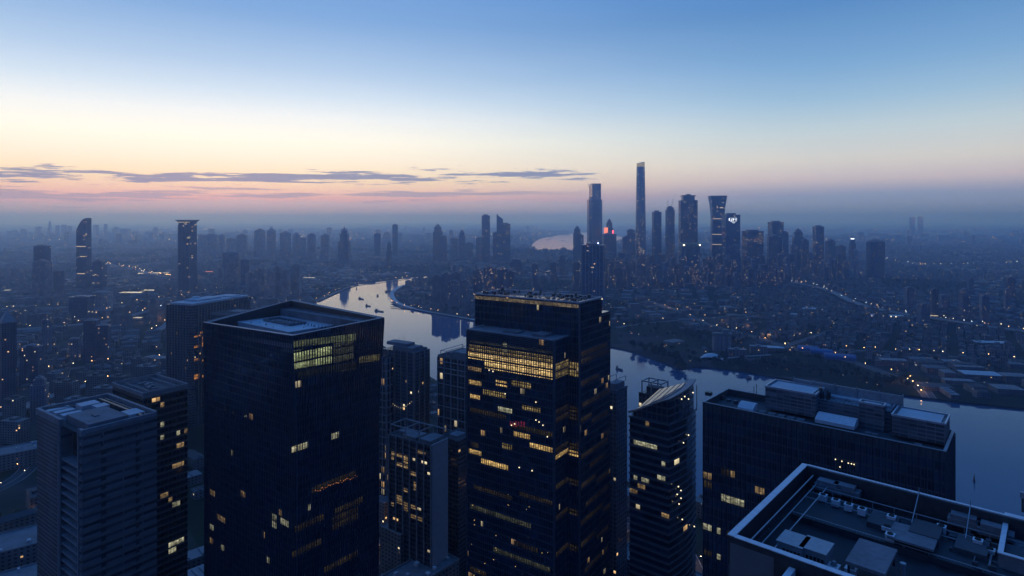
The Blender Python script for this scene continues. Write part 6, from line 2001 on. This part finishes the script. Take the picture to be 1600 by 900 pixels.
for px, py, ln, rot, lb in ((564.5, 467.5, 40, -52, 'dark covered barge upstream of the other three in the near bend'), (590, 463, 34, -78, 'barge seen end-on nearest the peninsula'), (575.5, 478.6, 30, -45, 'smallest barge of the four, left of the largest'),
                            (593, 486.8, 46, -42, 'largest barge, lowest of the four in the bend'), (557, 451.5, 22, -80, 'tiny dark boat near the left bank'), (609, 456, 40, 30, 'moored vessel at the tip of the peninsula'),
                            (968, 578, 20, -60, 'lone small boat right of the central tower'), (1171, 592, 11, 20, 'tiny dark boat above the wide dark block'), (1522, 752, 7, 60, 'very small boat alone on the dark water at the right'),
                            (857, 374.5, 70, 0, 'far ship on the bright reach'), (880, 376, 70, 10, 'second far ship on the bright reach, closer to the towers'), (676, 637, 16, 40, 'small craft glimpsed between the towers left of centre')):
    boat(px, py, ln, rot, lb)
# jetty with piers under the peninsula tip
r_ = at_root('jetty', 'dark jetty on piles at the tip of the peninsula', 'jetty', 620, 481, -30, -3.0)
mb = MB(); mb.box(-24, -5, 3, 24, 3, 3.8); mb.build('deck', M['concrete'], r_)
mb = MB()
for i in range(7): mb.cyl(-22 + i * 7, -2, 0, 3, .7, n=6)
mb.build('piles', M['hull'], r_)
# low blocks and roofs at the feet of the near towers
for px, py, w_, d_, h_, rot, lb in ((655, 888, 60, 30, 22, 50, 'long low sheet-roofed building at the bottom between the glass towers'), (640, 812, 44, 26, 40, 52, 'low block with roof plant below the pale end wall'), (1010, 860, 44, 36, 20, 48, 'low blue-grey roof in front of the curved-roof tower'),
                                    (965, 770, 40, 22, 16, 50, 'low riverside hall left of the curved-roof tower'), (1065, 905, 36, 24, 14, 48, 'low podium at the bottom right of the curved-roof tower'), (28, 700, 70, 34, 20, 40, 'broad low roof at the left edge'), (30, 840, 80, 40, 30, 38, 'long flat building with a row of roof louvres at the lower left'), (616, 770, 40, 20, 30, 50, 'low flat block left of the warm-windowed block'),
                                    (30, 905, 60, 40, 34, 38, 'dark flat roof in the bottom left corner')):
    p = at(px, py, h_)
    r_ = empty('low_building', (p.x, p.y, 0), math.radians(rot), lb, 'low building')
    mb = MB(); mb.box(-w_ / 2, -d_ / 2, 0, w_ / 2, d_ / 2, h_ - 1); mb.build('wall', FM['low'], r_)
    mb = MB(); parapet(mb, w_ / 2 + .2, d_ / 2 + .2, h_ - 1, h_ + .3, .5, -w_ / 2 - .2, -d_ / 2 - .2); mb.build('parapet', M['concrete'], r_)
    mb = MB(); mb.face([(-w_ / 2, -d_ / 2, h_ - .9), (w_ / 2, -d_ / 2, h_ - .9), (w_ / 2, d_ / 2, h_ - .9), (-w_ / 2, d_ / 2, h_ - .9)]); mb.build('roof', M['roof_grey'], r_)
    mb = MB()
    for i in range(7):
        x, y = q.uniform(-w_ / 2 + 3, w_ / 2 - 6), q.uniform(-d_ / 2 + 3, d_ / 2 - 6); mb.box(x, y, h_ - .9, x + q.uniform(1, 4), y + q.uniform(1, 4), h_ + q.uniform(.2, 2.2))
    mb.pieces('roof_plant', M['roof_pale'], r_)

# ---------------------------------------------------------------- labels that say where each look-alike stands
ORD = ['leftmost', 'second from the left', 'third from the left', 'fourth from the left', 'fifth from the left', 'sixth from the left', 'seventh from the left', 'eighth from the left', 'ninth from the left',
       'tenth from the left', 'eleventh from the left', 'twelfth from the left', 'thirteenth from the left', 'fourteenth from the left', 'fifteenth from the left', 'sixteenth from the left']
MARKS = [(11, 600, 'pointed-roof tower at the left edge'), (131, 440, 'curved-top tower'), (293, 440, 'flat-crowned flared tower'), (150, 560, 'joined dark slab pair'), (62, 640, 'block with yellow lit rooms'), (66, 455, 'ribbed block at the left'),
         (206, 460, 'long lit white hall'), (262, 500, 'looping ramp'), (300, 560, 'ribbed orange-windowed tower'), (363, 448, 'wide pale slab tower'), (538, 416, 'pinnacled tower'), (440, 470, 'lit wharf'), (600, 405, 'slender tower past the bend'), (684, 408, 'stepped tower above the peninsula'), (759, 408, 'tall plain dark tower'), (700, 475, 'peninsula apartment group'),
         (862, 380, 'bright far reach'), (902, 411, 'rounded-shoulder tower'), (927, 475, 'blue-lamp office tower'), (929, 405, 'notched glass tower'), (952, 415, 'orange-screen tower'), (1000, 414, 'tallest tower'), (1026, 416, 'plain grey slab tower'), (1047, 418, 'crane-topped tower'), (1077, 440, 'teal-lit tower'), (1075, 425, 'massive corniced tower'), (1121, 425, 'waisted tower'),
         (1143, 428, 'emblem tower'), (1176, 430, 'wide many-windowed block'), (1212, 421, 'flat-topped tower'), (1247, 424, 'sloping-shouldered tower'), (1278, 424, 'lone dark slab'), (1332, 421, 'white-capped tower'), (1368, 434, 'broad brownish tower'), (1431, 369, 'twin lit towers'), (1385, 497, 'warehouse with eaves lamps'), (1459, 497, 'lit canopy on the right'),
         (1112, 562, 'shell-shaped pavilion'), (1128, 548, 'silo house'), (1185, 552, 'old workshops'), (1280, 553, 'blue vaulted sheds'), (1436, 604, 'lit riverside road'), (1530, 590, 'pale warehouse near the right edge'), (1020, 478, 'row of road lamps right of the central tower'), (1060, 575, 'round grove'), (30, 645, 'near viaduct at the left edge'), (200, 600, 'annexe tower'), (30, 850, 'louvred flat building'),
         (640, 850, 'lamp-lit street by the pale end wall'), (1500, 500, 'elevated road at the right'), (1560, 440, 'right edge of the view'), (600, 660, 'lattice tower'), (960, 800, 'riverside hall by the curved-roof tower'), (1180, 470, 'plain of low roofs')]


def photo(o):
    x, y, z = o.location
    return (800 + x / y * F, HY + H / y * F)


def place(o):
    px, py = photo(o)
    b_ = min(MARKS, key=lambda m: (m[0] - px) ** 2 + (2.2 * (m[1] - py)) ** 2)
    dx, dy = px - b_[0], py - b_[1]
    if abs(dx) > 2.2 * abs(dy): w_ = 'right of' if dx > 0 else 'left of'
    else: w_ = ('in front of' if abs(dx) < 8 else ('in front and right of' if dx > 0 else 'in front and left of')) if dy > 0 else ('behind' if abs(dx) < 8 else ('behind and right of' if dx > 0 else 'behind and left of'))
    q_ = '' if math.hypot(dx, dy) > 26 else 'close '
    if w_ in ('in front of', 'behind'): q_ = {'': 'well ', 'close ': 'just '}[q_]
    return q_ + w_ + ' the ' + b_[2]


groups = {}
for o in col.objects:
    if o.parent is None and o.get('group'): groups.setdefault(o['group'], []).append(o)
for g, L_ in groups.items():
    L_.sort(key=lambda o: photo(o)[0])
    if g in ('far row of apartment towers', 'apartment cluster by the left bank', 'apartment towers on the peninsula', 'apartment towers behind the central glass tower', 'lit pavilions on the wharf', 'faint towers on the left horizon', 'apartment estate at the right edge', 'twin lit towers far right'):
        short = {'far row of apartment towers': 'hazy apartment tower, %s in the long far row', 'apartment cluster by the left bank': 'ribbed apartment tower, %s in the left bank cluster', 'apartment towers on the peninsula': 'tall ribbed apartment tower, %s on the peninsula',
                 'apartment towers behind the central glass tower': 'dark warm-windowed tower, %s behind the central glass tower', 'lit pavilions on the wharf': 'small lit tent-roofed pavilion, %s on the left bank wharf', 'faint towers on the left horizon': 'faint far tower, %s of those on the left horizon',
                 'apartment estate at the right edge': 'dim apartment block, %s in the estate at the right edge', 'twin lit towers far right': 'far tower with white light bands, %s of the twin pair'}[g]
        for i, o in enumerate(L_):
            if i < len(ORD): o['label'] = short % ORD[i]
    elif g == 'apartment estate below the skyscrapers':
        for o in L_:
            m_ = next((c.data.materials[0].name for c in o.children if c.name.startswith('wall')), '')
            hgt = max(v.co.z for c in o.children for v in c.data.vertices)
            o['label'] = ('%s %s apartment tower %s' % ('tall' if hgt > 105 else ('low' if hgt < 80 else 'mid-height'), 'many-windowed' if m_.startswith('busy') else ('dark' if 'dark' in m_ else 'grey'), place(o)))[:120]
    elif g == 'small faint towers in the far haze':
        for o in L_: o['label'] = 'faint small far tower ' + place(o)
    elif ' roofs, ' in g:
        for o in L_:
            rf = o['label'].split(' in the ')[0]
            o['label'] = rf + ' ' + place(o)
    elif g.startswith('trees ') and 'scattered' in g:
        for o in L_: o['label'] = 'lone dark tree on vacant ground ' + place(o)
    elif g.startswith('trees ') and 'green strip' in g:
        for o in L_: o['label'] = 'dark leafy tree in the riverside strip ' + place(o)
for o in col.objects:
    if o.parent is None and o.get('label'):
        w_ = o['label'].split()
        if len(w_) > 16: o['label'] = ' '.join(w_[:16])
same = {}
for o in col.objects:
    if o.parent is None and o.get('label') and o.get('kind') != 'stuff' and o.get('category') != 'street lamp': same.setdefault(o['label'], []).append(o)
for lb, L_ in same.items():
    if 2 <= len(L_) <= 6 and len(lb.split()) <= 12:
        L_.sort(key=lambda o: photo(o)[0])
        for i, o in enumerate(L_): o['label'] = lb + ', ' + (ORD[i] if i < len(L_) - 1 else 'rightmost')
